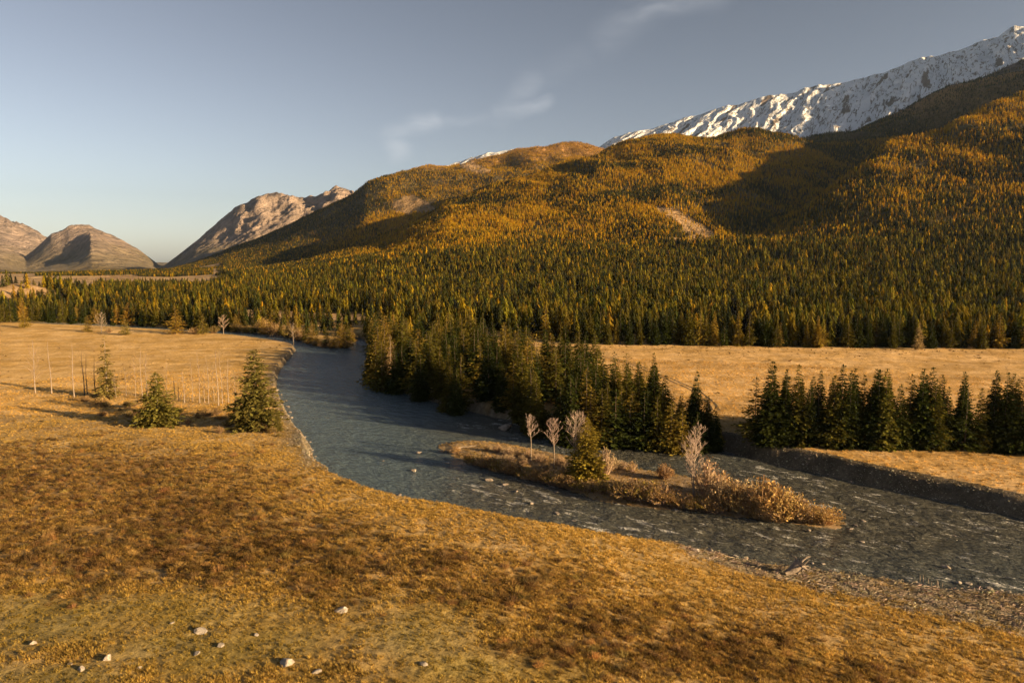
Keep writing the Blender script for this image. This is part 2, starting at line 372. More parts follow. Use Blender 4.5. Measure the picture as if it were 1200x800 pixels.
COL = np.where(open_left[..., None], np.array((0.36, 0.24, 0.12)) * (1 + .4 * nz1[..., None]), COL)
COL = np.where((clear & fh)[..., None], np.array((0.32, 0.205, 0.10)) * (1 + .35 * nz1[..., None]), COL)
# far mountains
fm = sstep(4700, 5200, Dg)
rockc = mixc(np.zeros(X.shape + (3,)) + np.array((0.30, 0.225, 0.18)), (0.165, 0.13, 0.11), np.clip(fbm_m(MTN, X * .7 + Y * .3, Y * .4, 160, 4, 261) * 2, 0, 1))
rockc = mixc(rockc, (0.14, 0.115, 0.045), sstep(260, 40, Z + 110 * fbm_m(MTN, X, Y, 300, 3, 263)) * 0.6)
COL = COL * (1 - fm[..., None]) + rockc * fm[..., None]
SNOW = np.where((U > 505) & (Dg > 4500), sstep(500, 800, Z), 0) + np.where((Dg > 2900) & (Dg < 4400) & (U > 960), .75 * sstep(700, 980, Z), 0)
SNOW = np.clip(SNOW, 0, 1)
COL = np.clip(COL, 0.01, 0.9)

# ------------------------------------------------------------------ objects and tags
scene = bpy.context.scene
col = scene.collection
def tag(o, label=None, cat=None, group=None, kind=None):
    if label: o['label'] = label
    if cat: o['category'] = cat
    if group: o['group'] = group
    if kind: o['kind'] = kind
    return o
def mesh_np(name, verts, faces, mat=None, smooth=True, attrs=None):
    me = bpy.data.meshes.new(name)
    verts = np.asarray(verts, np.float32); faces = np.asarray(faces, np.int32)
    k = faces.shape[1]
    me.vertices.add(len(verts)); me.vertices.foreach_set('co', verts.ravel())
    me.loops.add(faces.size); me.loops.foreach_set('vertex_index', faces.ravel())
    me.polygons.add(len(faces))
    me.polygons.foreach_set('loop_start', np.arange(0, faces.size, k, dtype=np.int32))
    me.polygons.foreach_set('use_smooth', np.full(len(faces), smooth))
    for n, a in (attrs or {}).items():
        if a.ndim == 2 and a.shape[1] == 3: a = np.c_[a, np.ones(len(a))]
        if a.ndim == 2:
            at_ = me.attributes.new(n, 'FLOAT_COLOR', 'POINT'); at_.data.foreach_set('color', a.astype(np.float32).ravel())
        else:
            at_ = me.attributes.new(n, 'FLOAT', 'POINT'); at_.data.foreach_set('value', a.astype(np.float32))
    me.update(calc_edges=True); me.validate()
    if mat: me.materials.append(mat)
    return me
def link(name, me, parent=None, loc=None):
    o = bpy.data.objects.new(name, me); col.objects.link(o)
    if parent: o.parent = parent
    if loc is not None: o.location = loc
    return o

# ------------------------------------------------------------------ materials
def new_mat(name):
    m = bpy.data.materials.new(name); m.use_nodes = True
    nt = m.node_tree; nt.nodes.clear()
    out = nt.nodes.new('ShaderNodeOutputMaterial')
    return m, nt, out
def N(nt, t, **kw):
    n = nt.nodes.new(t)
    for k, v in kw.items():
        if k.startswith('i_'):
            key = k[2:]
            n.inputs[int(key) if key.isdigit() else key].default_value = v
        else: setattr(n, k, v)
    return n
def L(nt, a, b): nt.links.new(a, b)
def mapr(nt, val, a, b, c, d):
    n = N(nt, 'ShaderNodeMapRange'); n.inputs[1].default_value = a; n.inputs[2].default_value = b; n.inputs[3].default_value = c; n.inputs[4].default_value = d
    L(nt, val, n.inputs[0]); return n.outputs[0]
def mixn(nt, f, a, b, mode='MIX'):
    n = N(nt, 'ShaderNodeMix', data_type='RGBA', blend_type=mode)
    for s, v in ((0, f), (6, a), (7, b)):
        if hasattr(v, 'links'): L(nt, v, n.inputs[s])
        else: n.inputs[s].default_value = v
    return n.outputs[2]
def noise(nt, vec, scale, detail=4, rough=.55):
    n = N(nt, 'ShaderNodeTexNoise'); n.inputs['Scale'].default_value = scale; n.inputs['Detail'].default_value = detail; n.inputs['Roughness'].default_value = rough
    if vec: L(nt, vec, n.inputs['Vector'])
    return n.outputs[0]
def mathn(nt, op, a, b=None):
    n = N(nt, 'ShaderNodeMath', operation=op)
    for s, v in ((0, a), (1, b)):
        if v is None: continue
        if hasattr(v, 'links'): L(nt, v, n.inputs[s])
        else: n.inputs[s].default_value = v
    return n.outputs[0]

def ground_mat():
    m, nt, out = new_mat('valley_ground')
    b = N(nt, 'ShaderNodeBsdfPrincipled', i_Roughness=0.95); b.inputs['Specular IOR Level'].default_value = 0.15
    tc = N(nt, 'ShaderNodeNewGeometry').outputs['Position']
    c = N(nt, 'ShaderNodeVertexColor', layer_name='zone').outputs[0]
    n1 = noise(nt, tc, 0.9, 6, .7); n2 = noise(nt, tc, 0.12, 5, .6); n3 = noise(nt, tc, 4.0, 4, .7)
    f = mathn(nt, 'MULTIPLY', mapr(nt, n1, .3, .7, .62, 1.35), mapr(nt, n2, .3, .7, .8, 1.2))
    f = mathn(nt, 'MULTIPLY', f, mapr(nt, n3, .3, .7, .75, 1.25))
    hsv = N(nt, 'ShaderNodeHueSaturation'); L(nt, c, hsv.inputs['Color']); L(nt, f, hsv.inputs['Value'])
    L(nt, mapr(nt, n2, .3, .7, 1.1, .9), hsv.inputs['Saturation'])
    L(nt, hsv.outputs[0], b.inputs['Base Color'])
    bp = N(nt, 'ShaderNodeBump'); bp.inputs['Strength'].default_value = 0.9; bp.inputs['Distance'].default_value = 0.35
    h = mathn(nt, 'ADD', n1, mathn(nt, 'MULTIPLY', n3, .35)); L(nt, h, bp.inputs['Height']); L(nt, bp.outputs[0], b.inputs['Normal'])
    L(nt, b.outputs[0], out.inputs[0]); return m
def mountain_mat():
    m, nt, out = new_mat('mountain_rock')
    b = N(nt, 'ShaderNodeBsdfPrincipled', i_Roughness=0.9); b.inputs['Specular IOR Level'].default_value = 0.2
    g = N(nt, 'ShaderNodeNewGeometry')
    c = N(nt, 'ShaderNodeVertexColor', layer_name='zone').outputs[0]
    sn = N(nt, 'ShaderNodeAttribute', attribute_name='snow').outputs['Fac']
    def dotp(v):
        d = N(nt, 'ShaderNodeVectorMath', operation='DOT_PRODUCT'); L(nt, g.outputs['Position'], d.inputs[0]); d.inputs[1].default_value = v; return d.outputs['Value']
    cmb = N(nt, 'ShaderNodeCombineXYZ'); L(nt, dotp((.0052, -.0029, 0)), cmb.inputs[0]); L(nt, dotp((.00036, .00064, .0003)), cmb.inputs[1])
    ribs = noise(nt, cmb.outputs[0], 1.9, 9, .66)
    fstreak = noise(nt, cmb.outputs[0], 8.0, 6, .7)
    mp2 = N(nt, 'ShaderNodeMapping'); mp2.inputs['Scale'].default_value = (.01, .006, .01); L(nt, g.outputs['Position'], mp2.inputs[0])
    fine = noise(nt, mp2.outputs[0], 1.6, 8, .7)
    k = mathn(nt, 'ADD', mathn(nt, 'MULTIPLY', ribs, .88), mathn(nt, 'MULTIPLY', fstreak, .12))
    k = mathn(nt, 'ADD', k, mathn(nt, 'MULTIPLY', mathn(nt, 'SUBTRACT', sn, 1.0), .35))
    cover = mapr(nt, k, .415, .45, 0, 1)
    line = mapr(nt, mathn(nt, 'ABSOLUTE', mathn(nt, 'SUBTRACT', ribs, .53)), .008, .022, 0, 1)
    line = mathn(nt, 'MAXIMUM', line, mapr(nt, fstreak, .44, .51, 1, 0))
    cover = mathn(nt, 'MULTIPLY', cover, line)
    rock = mixn(nt, mapr(nt, fine, .3, .7, 0, 1), (.15, .12, .10, 1), (.30, .23, .19, 1))
    base = mixn(nt, 1.0, c, mixn(nt, mapr(nt, fine, .3, .7, 0, 1), (.5, .5, .5, 1), (1.4, 1.4, 1.4, 1)), 'MULTIPLY')
    hs = mathn(nt, 'GREATER_THAN', sn, .02)
    rk = mixn(nt, hs, base, rock)
    L(nt, mixn(nt, mathn(nt, 'MULTIPLY', cover, hs), rk, (.93, .94, .96, 1)), b.inputs['Base Color'])
    bp = N(nt, 'ShaderNodeBump'); bp.inputs['Strength'].default_value = .9; bp.inputs['Distance'].default_value = 48
    vee = mathn(nt, 'ABSOLUTE', mathn(nt, 'SUBTRACT', noise(nt, mp2.outputs[0], .7, 7, .6), .5))
    L(nt, mathn(nt, 'ADD', mathn(nt, 'ADD', ribs, mathn(nt, 'MULTIPLY', vee, -3.2)), mathn(nt, 'MULTIPLY', fine, .6)), bp.inputs['Height']); L(nt, bp.outputs[0], b.inputs['Normal'])
    L(nt, b.outputs[0], out.inputs[0]); return m

M = {'ground': ground_mat(), 'rock': mountain_mat()}

# terrain sheets cut out of the one grid
idx = np.arange(NA * ND).reshape(NA, ND)
def sheet(name, mask, mat, label):
    q = mask[:-1, :-1]
    f = np.stack([idx[:-1, :-1][q], idx[1:, :-1][q], idx[1:, 1:][q], idx[:-1, 1:][q]], 1)[:, ::-1]
    used, inv = np.unique(f, return_inverse=True)
    vv = np.c_[X.ravel(), Y.ravel(), Z.ravel()][used]
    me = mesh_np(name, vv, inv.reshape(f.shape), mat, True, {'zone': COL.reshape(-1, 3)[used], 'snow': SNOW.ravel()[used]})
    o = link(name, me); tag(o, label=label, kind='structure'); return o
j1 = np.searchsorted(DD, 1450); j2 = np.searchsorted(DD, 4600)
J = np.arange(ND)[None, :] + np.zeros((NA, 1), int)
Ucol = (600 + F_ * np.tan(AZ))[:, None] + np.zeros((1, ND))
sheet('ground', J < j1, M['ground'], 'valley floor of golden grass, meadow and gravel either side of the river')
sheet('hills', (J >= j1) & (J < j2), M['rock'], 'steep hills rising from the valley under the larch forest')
sheet('mountain', (J >= j2) & (Ucol < 505), M['rock'], 'bare brown rocky mountains at the far left end of the valley')
sheet('snowy_mountain', (J >= j2) & (Ucol >= 505), M['rock'], 'snow covered mountain ridge with dark rock bands at the upper right')

# ------------------------------------------------------------------ water
def water_mat():
    m, nt, out = new_mat('river_water')
    b = N(nt, 'ShaderNodeBsdfPrincipled'); b.inputs['IOR'].default_value = 1.33
    fl = N(nt, 'ShaderNodeAttribute', attribute_name='flow').outputs['Vector']
    pos = N(nt, 'ShaderNodeNewGeometry').outputs['Position']
    mp = N(nt, 'ShaderNodeMapping'); mp.inputs['Scale'].default_value = (.22, .50, 1); L(nt, fl, mp.inputs[0])
    chop = noise(nt, mp.outputs[0], 3.2, 5, .62)
    fine = noise(nt, pos, 2.2, 4, .6)
    mq = N(nt, 'ShaderNodeMapping'); mq.inputs['Scale'].default_value = (.075, .17, 1); L(nt, fl, mq.inputs[0])
    swell = noise(nt, mq.outputs[0], 2.6, 4, .6)
    rough = N(nt, 'ShaderNodeAttribute', attribute_name='rapid').outputs['Fac']
    mf = N(nt, 'ShaderNodeMapping'); mf.inputs['Scale'].default_value = (.22, .62, 1); L(nt, fl, mf.inputs[0])
    foam = noise(nt, mf.outputs[0], .95, 7, .70)
    fo = mathn(nt, 'ADD', foam, mathn(nt, 'MULTIPLY', rough, .16))
    fo = mathn(nt, 'ADD', fo, mapr(nt, noise(nt, pos, .045, 3, .6), .3, .7, -.075, .065))
    fo = mapr(nt, fo, .715, .785, 0, 1)
    fo = mathn(nt, 'MULTIPLY', fo, mapr(nt, noise(nt, pos, 3.5, 3, .6), .38, .6, .0, 1))
    tb = mixn(nt, mapr(nt, chop, .35, .65, 0, 1), (.058, .060, .052, 1), (.125, .118, .092, 1))
    tb = mixn(nt, rough, (.092, .128, .150, 1), tb)
    L(nt, mixn(nt, fo, tb, (.66, .64, .60, 1)), b.inputs['Base Color'])
    L(nt, mathn(nt, 'ADD', mathn(nt, 'MULTIPLY', fo, .5), .14), b.inputs['Roughness'])
    bp = N(nt, 'ShaderNodeBump'); bp.inputs['Distance'].default_value = 1.3
    L(nt, mapr(nt, rough, 0, 1, .75, 1.0), bp.inputs['Strength'])
    L(nt, mathn(nt, 'ADD', mathn(nt, 'MULTIPLY', swell, 2.2), mathn(nt, 'ADD', chop, mathn(nt, 'MULTIPLY', fine, .08))), bp.inputs['Height']); L(nt, bp.outputs[0], b.inputs['Normal'])
    L(nt, b.outputs[0], out.inputs[0]); return m
M['water'] = water_mat()
CEN_PX = [(1700, 735), (1450, 700), (1200, 655), (1000, 610), (850, 590), (700, 560), (560, 540), (470, 520), (400, 490), (375, 460), (385, 430), (395, 408), (370, 399), (270, 392), (100, 383), (-200, 377)]
CEN = np.array([at(u, v) for u, v in CEN_PX])
jw0, jw1 = np.searchsorted(DD, 80), np.searchsorted(DD, 640)
wm = np.zeros(X.shape, bool)
dmn = np.where(inr, 0, dr)
wm[:, :nD] = (dmn < 5)
q = wm[:-1, :-1] & (AZg[:-1, :-1] > -1.0)
f = np.stack([idx[:-1, :-1][q], idx[1:, :-1][q], idx[1:, 1:][q], idx[:-1, 1:][q]], 1)[:, ::-1]
used, inv = np.unique(f, return_inverse=True)
wx_, wy_ = X.ravel()[used], Y.ravel()[used]
best = np.full(len(used), 1e9); sflow = np.zeros(len(used)); tflow = np.zeros(len(used)); acc = 0
for i in range(len(CEN) - 1):
    a, b_ = CEN[i], CEN[i + 1]; v = b_ - a; ln = np.hypot(*v)
    t = np.clip(((wx_ - a[0]) * v[0] + (wy_ - a[1]) * v[1]) / ln / ln, 0, 1)
    d = np.hypot(wx_ - a[0] - t * v[0], wy_ - a[1] - t * v[1]); side = (wx_ - a[0]) * v[1] - (wy_ - a[1]) * v[0]
    k = d < best
    best = np.where(k, d, best); sflow = np.where(k, acc + t * ln, sflow); tflow = np.where(k, d * np.sign(side), tflow); acc += ln
Uw, Vw = proj(wx_, wy_, wx_ * 0)
rapid = np.clip(sstep(430, 640, Uw) * .75 + blob(Uw, Vw, [(1000, 600, 260, 45), (560, 500, 60, 10), (760, 530, 70, 10), (600, 580, 90, 22)]) * .5, 0, 1)
# flow texture coordinates use a fixed valley direction, so they stay continuous round the bend
th = R(-38); fu = wx_ * math.cos(th) + wy_ * math.sin(th); fv = -wx_ * math.sin(th) + wy_ * math.cos(th)
wz = (fbm(fu * .5, fv, 3.2, 4, 301) * .34 + fbm(fu * .3, fv, 9, 2, 305) * .16) * (.35 + .75 * rapid)
flow = np.c_[fu, fv, wz * 0]
me = mesh_np('river', np.c_[wx_, wy_, wz], inv.reshape(f.shape), M['water'], True, {'flow': flow, 'rapid': rapid})
tag(link('river', me), label='grey blue river with small white rapids winding through the valley', kind='structure')
# ------------------------------------------------------------------ plant shapes
class MB:
    """collects polygons of one mesh; every face a quad (triangles repeat nothing: they are stored as thin quads)"""
    def __init__(s): s.v = []; s.f = []
    def quad(s, a, b, c, d):
        i = len(s.v); s.v += [a, b, c, d]; s.f.append((i, i + 1, i + 2, i + 3))
    def tube(s, pts, rad, n=5):
        """tapered tube through points"""
        pts = [np.array(p, float) for p in pts]; i0 = len(s.v)
        for k, p in enumerate(pts):
            d = pts[min(k + 1, len(pts) - 1)] - pts[max(k - 1, 0)]; d /= np.linalg.norm(d) + 1e-9
            a = np.cross(d, (0, 0, 1) if abs(d[2]) < .9 else (1, 0, 0)); a /= np.linalg.norm(a); b = np.cross(d, a)
            for q in range(n):
                t = 2 * math.pi * q / n
                s.v.append(tuple(p + rad[k] * (a * math.cos(t) + b * math.sin(t))))
        for k in range(len(pts) - 1):
            for q in range(n):
                s.f.append((i0 + k * n + q, i0 + k * n + (q + 1) % n, i0 + (k + 1) * n + (q + 1) % n, i0 + (k + 1) * n + q))
        s.f.append(tuple(i0 + q for q in (0, n // 3, 2 * n // 3, n - 1)) if n > 3 else (i0, i0 + 1, i0 + 2, i0))
    def mesh(s, name, mat, smooth=False):
        f = [x for x in s.f if len(set(x)) == 4]
        return mesh_np(name, s.v, f, mat, smooth)

def leaf(mb, p, d, ln, wd, roll):
    """a flat spray of needles from p along d"""
    d = d / (np.linalg.norm(d) + 1e-9)
    s = np.cross(d, (0, 0, 1)); s /= np.linalg.norm(s) + 1e-9; u = np.cross(s, d)
    w = s * math.cos(roll) + u * math.sin(roll)
    a = p - w * wd * .35; b = p + w * wd * .35; m = p + d * ln * .55
    mb.quad(tuple(a), tuple(m - w * wd * .5), tuple(p + d * ln), tuple(m + w * wd * .5)) if roll > 9 else mb.quad(tuple(p), tuple(m - w * wd * .5), tuple(p + d * ln), tuple(m + w * wd * .5))

def conifer(seed, h=1.0, r=.17, levels=30, nb=7, nl=7, base=.08, ragged=.35, droop=.25, size=.045, tip=1.0, gaps=0.0, plump=.75):
    """unit-high conifer crown"""
    rd = random.Random(seed); mb = MB()
    phase = rd.random() * 6
    for k in range(levels):
        t = (k + rd.random() * .6) / levels
        z = base + (1 - base) * t
        prof = (1 - t) ** plump * min(1, .55 + t * 4)
        prof *= 1 + .18 * math.sin(t * 19 + phase)
        for b in range(max(3, int(nb * (1.05 - .55 * t)))):
            if rd.random() < gaps: continue
            az = rd.random() * 6.2832
            L_ = r * prof * (1 - ragged + 2 * ragged * rd.random()) + .006
            L_ *= 1 + .15 * math.sin(az * 2 + phase)
            dz = -droop * (1 - t) + .12 * t * tip + rd.uniform(-.12, .12)
            d = np.array([math.cos(az), math.sin(az), dz])
            n = max(2, int(nl * (L_ / r) + 1.5))
            for i in range(n):
                f = (i + .6 * rd.random() + .15) / n
                p = np.array([0, 0, z * h]) + d * L_ * f + np.array([0, 0, -droop * L_ * f * f * .6])
                sd = rd.choice((-1, 1)) * rd.uniform(.2, 1.0)
                dd = np.array([math.cos(az + sd), math.sin(az + sd), dz * .6 + rd.uniform(-.5, .35)])
                sz = size * rd.uniform(.7, 1.35) * (1.15 - .72 * t)
                leaf(mb, p, dd, sz, sz * rd.uniform(.34, .58), rd.uniform(-1.0, 1.0))
    for i in range(4):
        leaf(mb, np.array([0, 0, .955 * h]), np.array([rd.uniform(-.15, .15), rd.uniform(-.15, .15), 1.]), .05, .010, i * .8)
    return mb

def far_conifer(seed, r=.17, rings=6, n=7):
    """small-looking conifer: rings of ragged drooping sprays"""
    rd = random.Random(seed); mb = MB()
    for k in range(rings):
        t = k / rings
        z0 = .06 + .92 * t; z1 = z0 + 1.75 / rings
        rr = r * (1 - t) ** .8 * min(1, .7 + t * 3) * rd.uniform(.85, 1.15) + .012
        m = max(4, int(n * (1 - .4 * t)))
        for i in range(m):
            az = 6.2832 * (i + rd.random() * .8) / m; w = 3.3 / m
            q = rr * rd.uniform(.7, 1.25); zz = z0 + rd.uniform(-.03, .03)
            p1 = (q * math.cos(az - w / 2), q * math.sin(az - w / 2), zz + rd.uniform(-.01, .04))
            p2 = (q * 1.15 * math.cos(az), q * 1.15 * math.sin(az), zz - .03)
            p3 = (q * math.cos(az + w / 2), q * math.sin(az + w / 2), zz + rd.uniform(-.01, .04))
            mb.quad(p1, p2, p3, (rd.uniform(-.01, .01), rd.uniform(-.01, .01), min(z1, 1.0)))
    return mb

def trunk_mb(h, r, top=.96, base=0.0):
    mb = MB(); rd = random.Random(int(h * 100))
    pts = [(rd.uniform(-.004, .004) * h * (i > 0), rd.uniform(-.004, .004) * h * (i > 0), -.03 * h + (top + .03) * h * i / 6) for i in range(7)]
    mb.tube(pts, [r * (1.25 if i == 0 else 1) * (1 - .9 * i / 6) for i in range(7)], 7)
    return mb

def branchy(seed, h, r0, spread, n1, n2, n3, start=.3, twig=.02, lean=(0, 0), up=.6, fork=False, crown='round'):
    """bare broadleaf: returns trunk MB and twig MB"""
    rd = random.Random(seed); tr = MB(); tw = MB()
    stems = [(0, lean[0], lean[1], 1.0)] + ([(1, lean[0] - spread * .5, lean[1] + .1, .86)] if fork else [])
    for s_, lx, ly, hh in stems:
        H_ = h * hh; pts = []; ox = rd.uniform(0, 6)
        for i in range(8):
            t = i / 7
            pts.append(np.array([lx * H_ * t + .03 * H_ * math.sin(t * 5 + ox) * t + (s_ * .12), ly * H_ * t + .015 * H_ * math.sin(t * 6 + ox + 2) * t, H_ * t - .15 * (i == 0)]))
        rr = [r0 * (1.2 if i == 0 else 1) * (1 - .86 * i / 7) * (1 if s_ == 0 else .75) for i in range(8)]
        tr.tube(pts, rr, 7)
        for b in range(n1):
            t = start + (1 - start) * (b + rd.random()) / n1
            k = min(6, int(t * 7)); p = pts[k] + (pts[k + 1] - pts[k]) * (t * 7 - k)
            az = b * 2.4 + rd.uniform(-.5, .5)
            if crown == 'round': prof = math.sin(min(1, (t - start) / (1 - start) * .75 + .28) * math.pi) ** .8
            else: prof = (1 - (t - start) / (1 - start)) ** .7 + .12
            L_ = spread * H_ * prof * rd.uniform(.65, 1.25)
            d = np.array([math.cos(az), math.sin(az), up + rd.uniform(-.2, .35)])
            bp = [p]
            for i in range(1, 5):
                d = d + np.array([rd.uniform(-.2, .2), rd.uniform(-.2, .2), rd.uniform(-.05, .22)])
                bp.append(bp[-1] + d / np.linalg.norm(d) * L_ / 4)
            r1 = max(twig, r0 * .32 * (1 - t * .6))
            tw.tube(bp, [r1, r1 * .8, r1 * .6, r1 * .45, twig * .5], 4)
            for c in range(n2):
                f = .25 + .75 * (c + rd.random()) / n2; k2 = min(3, int(f * 4)); q = bp[k2] + (bp[k2 + 1] - bp[k2]) * (f * 4 - k2)
                a2 = rd.uniform(0, 6.28); d2 = d / np.linalg.norm(d) * .8 + np.array([math.cos(a2), math.sin(a2), .5 + rd.uniform(-.3, .3)]) * .8
                l2 = L_ * rd.uniform(.25, .5); e = q + d2 / np.linalg.norm(d2) * l2
                tw.tube([q, (q + e) / 2 + np.array([rd.uniform(-.05, .05), rd.uniform(-.05, .05), .03]) * l2, e], [twig, twig * .8, twig * .4], 3)
                for g in range(n3):
                    f3 = .2 + .8 * rd.random(); q3 = q + (e - q) * f3
                    d3 = d2 + np.array([rd.uniform(-1, 1), rd.uniform(-1, 1), rd.uniform(-.3, .9)])
                    e3 = q3 + d3 / np.linalg.norm(d3) * l2 * rd.uniform(.3, .6)
                    sd = np.cross(d3, (0.3, 0.2, 1)); sd = sd / np.linalg.norm(sd) * twig * .55
                    tw.quad(tuple(q3 - sd), tuple(q3 + sd), tuple(e3 + sd * .5), tuple(e3 - sd * .5))
    return tr, tw

def bush_mb(seed, n=150, h=1.0, r=.8, leafy=.8, twig=.014):
    """twiggy shrub about h high: (twigs, leaves)"""
    rd = random.Random(seed); tw = MB(); lf = MB()
    for i in range(n):
        az = rd.uniform(0, 6.283); k = rd.random() ** .6
        bx = np.array([math.cos(az), math.sin(az), 0]) * r * .35 * k
        top = bx + np.array([math.cos(az) * r * k * .75, math.sin(az) * r * k * .75, h * (1.05 - .55 * k * k) * rd.uniform(.6, 1.1)])
        mid = (bx + top) / 2 + np.array([rd.uniform(-.1, .1) * r, rd.uniform(-.1, .1) * r, .08 * h])
        s = np.cross(top - bx, (rd.uniform(-1, 1), rd.uniform(-1, 1), .2)); s = s / (np.linalg.norm(s) + 1e-6) * twig
        tw.quad(tuple(bx - s), tuple(bx + s), tuple(mid + s * .8), tuple(mid - s * .8))
        tw.quad(tuple(mid - s * .8), tuple(mid + s * .8), tuple(top + s * .3), tuple(top - s * .3))
        for j in range(int(leafy * 8 * rd.random() + leafy * 2)):
            f = rd.uniform(.25, 1.03); p = bx + (mid - bx) * f * 2 if f < .5 else mid + (top - mid) * (f - .5) * 2
            p = p + np.array([rd.uniform(-.07, .07), rd.uniform(-.07, .07), rd.uniform(-.04, .06)]) * h
            leaf(lf, p, np.array([rd.uniform(-1, 1), rd.uniform(-1, 1), rd.uniform(-.1, 1.3)]), rd.uniform(.06, .13) * h, rd.uniform(.03, .07) * h, rd.uniform(-1.5, 1.5))
    return tw, lf

def tuft_mb(seed, n=26, h=1.0, r=.5, w=.035, flop=.6):
    """grass tuft of arching blades"""
    rd = random.Random(seed); mb = MB()
    for i in range(n):
        az = rd.uniform(0, 6.283); k = rd.random() ** .5
        b = np.array([math.cos(az), math.sin(az), 0]) * r * k * .6; b[2] = -.05
        a2 = az + rd.uniform(-.8, .8); hh = h * rd.uniform(.55, 1.1)
        m = b + np.array([math.cos(a2) * flop * .25 * hh, math.sin(a2) * flop * .25 * hh, hh * .62])
        e = m + np.array([math.cos(a2) * flop * .5 * hh, math.sin(a2) * flop * .5 * hh, hh * .38])
        s = np.array([-math.sin(a2 + rd.uniform(-.6, .6)), math.cos(a2), 0]) * w * rd.uniform(.7, 1.3)
        mb.quad(tuple(b - s), tuple(b + s), tuple(m + s * .8), tuple(m - s * .8))
        mb.quad(tuple(m - s * .8), tuple(m + s * .8), tuple(e + s * .15), tuple(e - s * .15))
    return mb

def rock_me(name, seed, mat, flat=.6, sub=3, rough=.28):
    import bmesh
    bm = bmesh.new(); bmesh.ops.create_icosphere(bm, subdivisions=sub, radius=.5)
    rd = random.Random(seed)
    planes = [(np.array([rd.gauss(0, 1), rd.gauss(0, 1), rd.gauss(0, 1)]), rd.uniform(.27, .42)) for _ in range(11)]
    for v in bm.verts:
        p = np.array(v.co)
        for nrm, dd in planes:
            nn = nrm / np.linalg.norm(nrm); e = p.dot(nn) - dd
            if e > 0: p = p - nn * e
        p = p * (1 + rough * .25 * float(vnoise(np.array([p[0] * 5 + seed]), np.array([p[1] * 5 + p[2] * 4]), seed)[0]))
        v.co = (p[0] * 1.25, p[1], p[2] * flat + .02)
    me = bpy.data.meshes.new(name); bm.to_mesh(me); bm.free(); me.materials.append(mat); return me

# ------------------------------------------------------------------ plant materials
def leaf_mat(name, source, vary=.35, trans=.25):
    m, nt, out = new_mat(name)
    if source == 'instancer':
        c = N(nt, 'ShaderNodeAttribute', attribute_name='tint', attribute_type='INSTANCER').outputs['Color']
        r = N(nt, 'ShaderNodeObjectInfo').outputs['Random']
    else:
        oi = N(nt, 'ShaderNodeObjectInfo'); c = oi.outputs['Color']; r = oi.outputs['Random']
    g = N(nt, 'ShaderNodeNewGeometry')
    pn = noise(nt, g.outputs['Position'], .9, 3, .6)
    isl_ = g.outputs['Random Per Island']
    f = mathn(nt, 'MULTIPLY', mapr(nt, isl_, 0, 1, 1 - vary, 1 + vary), mapr(nt, pn, .3, .7, .72, 1.3))
    h = N(nt, 'ShaderNodeHueSaturation'); L(nt, c, h.inputs['Color']); L(nt, f, h.inputs['Value'])
    L(nt, mapr(nt, isl_, 0, 1, .485, .515), h.inputs['Hue'])
    d = N(nt, 'ShaderNodeBsdfDiffuse'); L(nt, h.outputs[0], d.inputs[0])
    t = N(nt, 'ShaderNodeBsdfTranslucent'); L(nt, h.outputs[0], t.inputs[0])
    mx = N(nt, 'ShaderNodeMixShader'); mx.inputs[0].default_value = trans; L(nt, d.outputs[0], mx.inputs[1]); L(nt, t.outputs[0], mx.inputs[2])
    L(nt, mx.outputs[0], out.inputs[0]); return m
def plain_mat(name, c1, c2, scale=3, rough=.9, bump=.3, stretch=(1, 1, 1)):
    m, nt, out = new_mat(name)
    b = N(nt, 'ShaderNodeBsdfPrincipled', i_Roughness=rough); b.inputs['Specular IOR Level'].default_value = .2
    tc_ = N(nt, 'ShaderNodeTexCoord').outputs['Object']
    mp = N(nt, 'ShaderNodeMapping'); mp.inputs['Scale'].default_value = stretch; L(nt, tc_, mp.inputs[0])
    n = noise(nt, mp.outputs[0], scale, 5, .65)
    L(nt, mixn(nt, mapr(nt, n, .35, .65, 0, 1), c1, c2), b.inputs['Base Color'])
    bp = N(nt, 'ShaderNodeBump'); bp.inputs['Strength'].default_value = bump; bp.inputs['Distance'].default_value = .05; L(nt, n, bp.inputs['Height']); L(nt, bp.outputs[0], b.inputs['Normal'])
    L(nt, b.outputs[0], out.inputs[0]); return m
M['needles'] = leaf_mat('needles', 'object'); M['needles_i'] = leaf_mat('forest_needles', 'instancer')
M['grass_i'] = leaf_mat('grass_blades', 'instancer', .3, .35)
M['leaves'] = leaf_mat('shrub_leaves', 'object', .35, .3)
M['twigs'] = leaf_mat('twigs', 'object', .2, 0.0)
M['bark'] = plain_mat('dark_bark', (.09, .065, .045, 1), (.17, .12, .08, 1), 8, stretch=(1, 1, .3))
M['birch'] = plain_mat('pale_bark', (.30, .235, .18, 1), (.15, .115, .085, 1), 5, stretch=(1, 1, 2.5))
M['snag'] = plain_mat('burnt_bark', (.035, .028, .022, 1), (.10, .075, .055, 1), 6, stretch=(1, 1, .4))
M['stone'] = plain_mat('pale_stone', (.36, .31, .26, 1), (.20, .165, .13, 1), 4, .85, .5)
M['wetstone'] = plain_mat('river_stone', (.34, .28, .22, 1), (.16, .13, .11, 1), 4, .6, .5)
M['drift'] = plain_mat('driftwood', (.30, .24, .19, 1), (.14, .11, .085, 1), 9, .9, .6, (1, 1, .25))
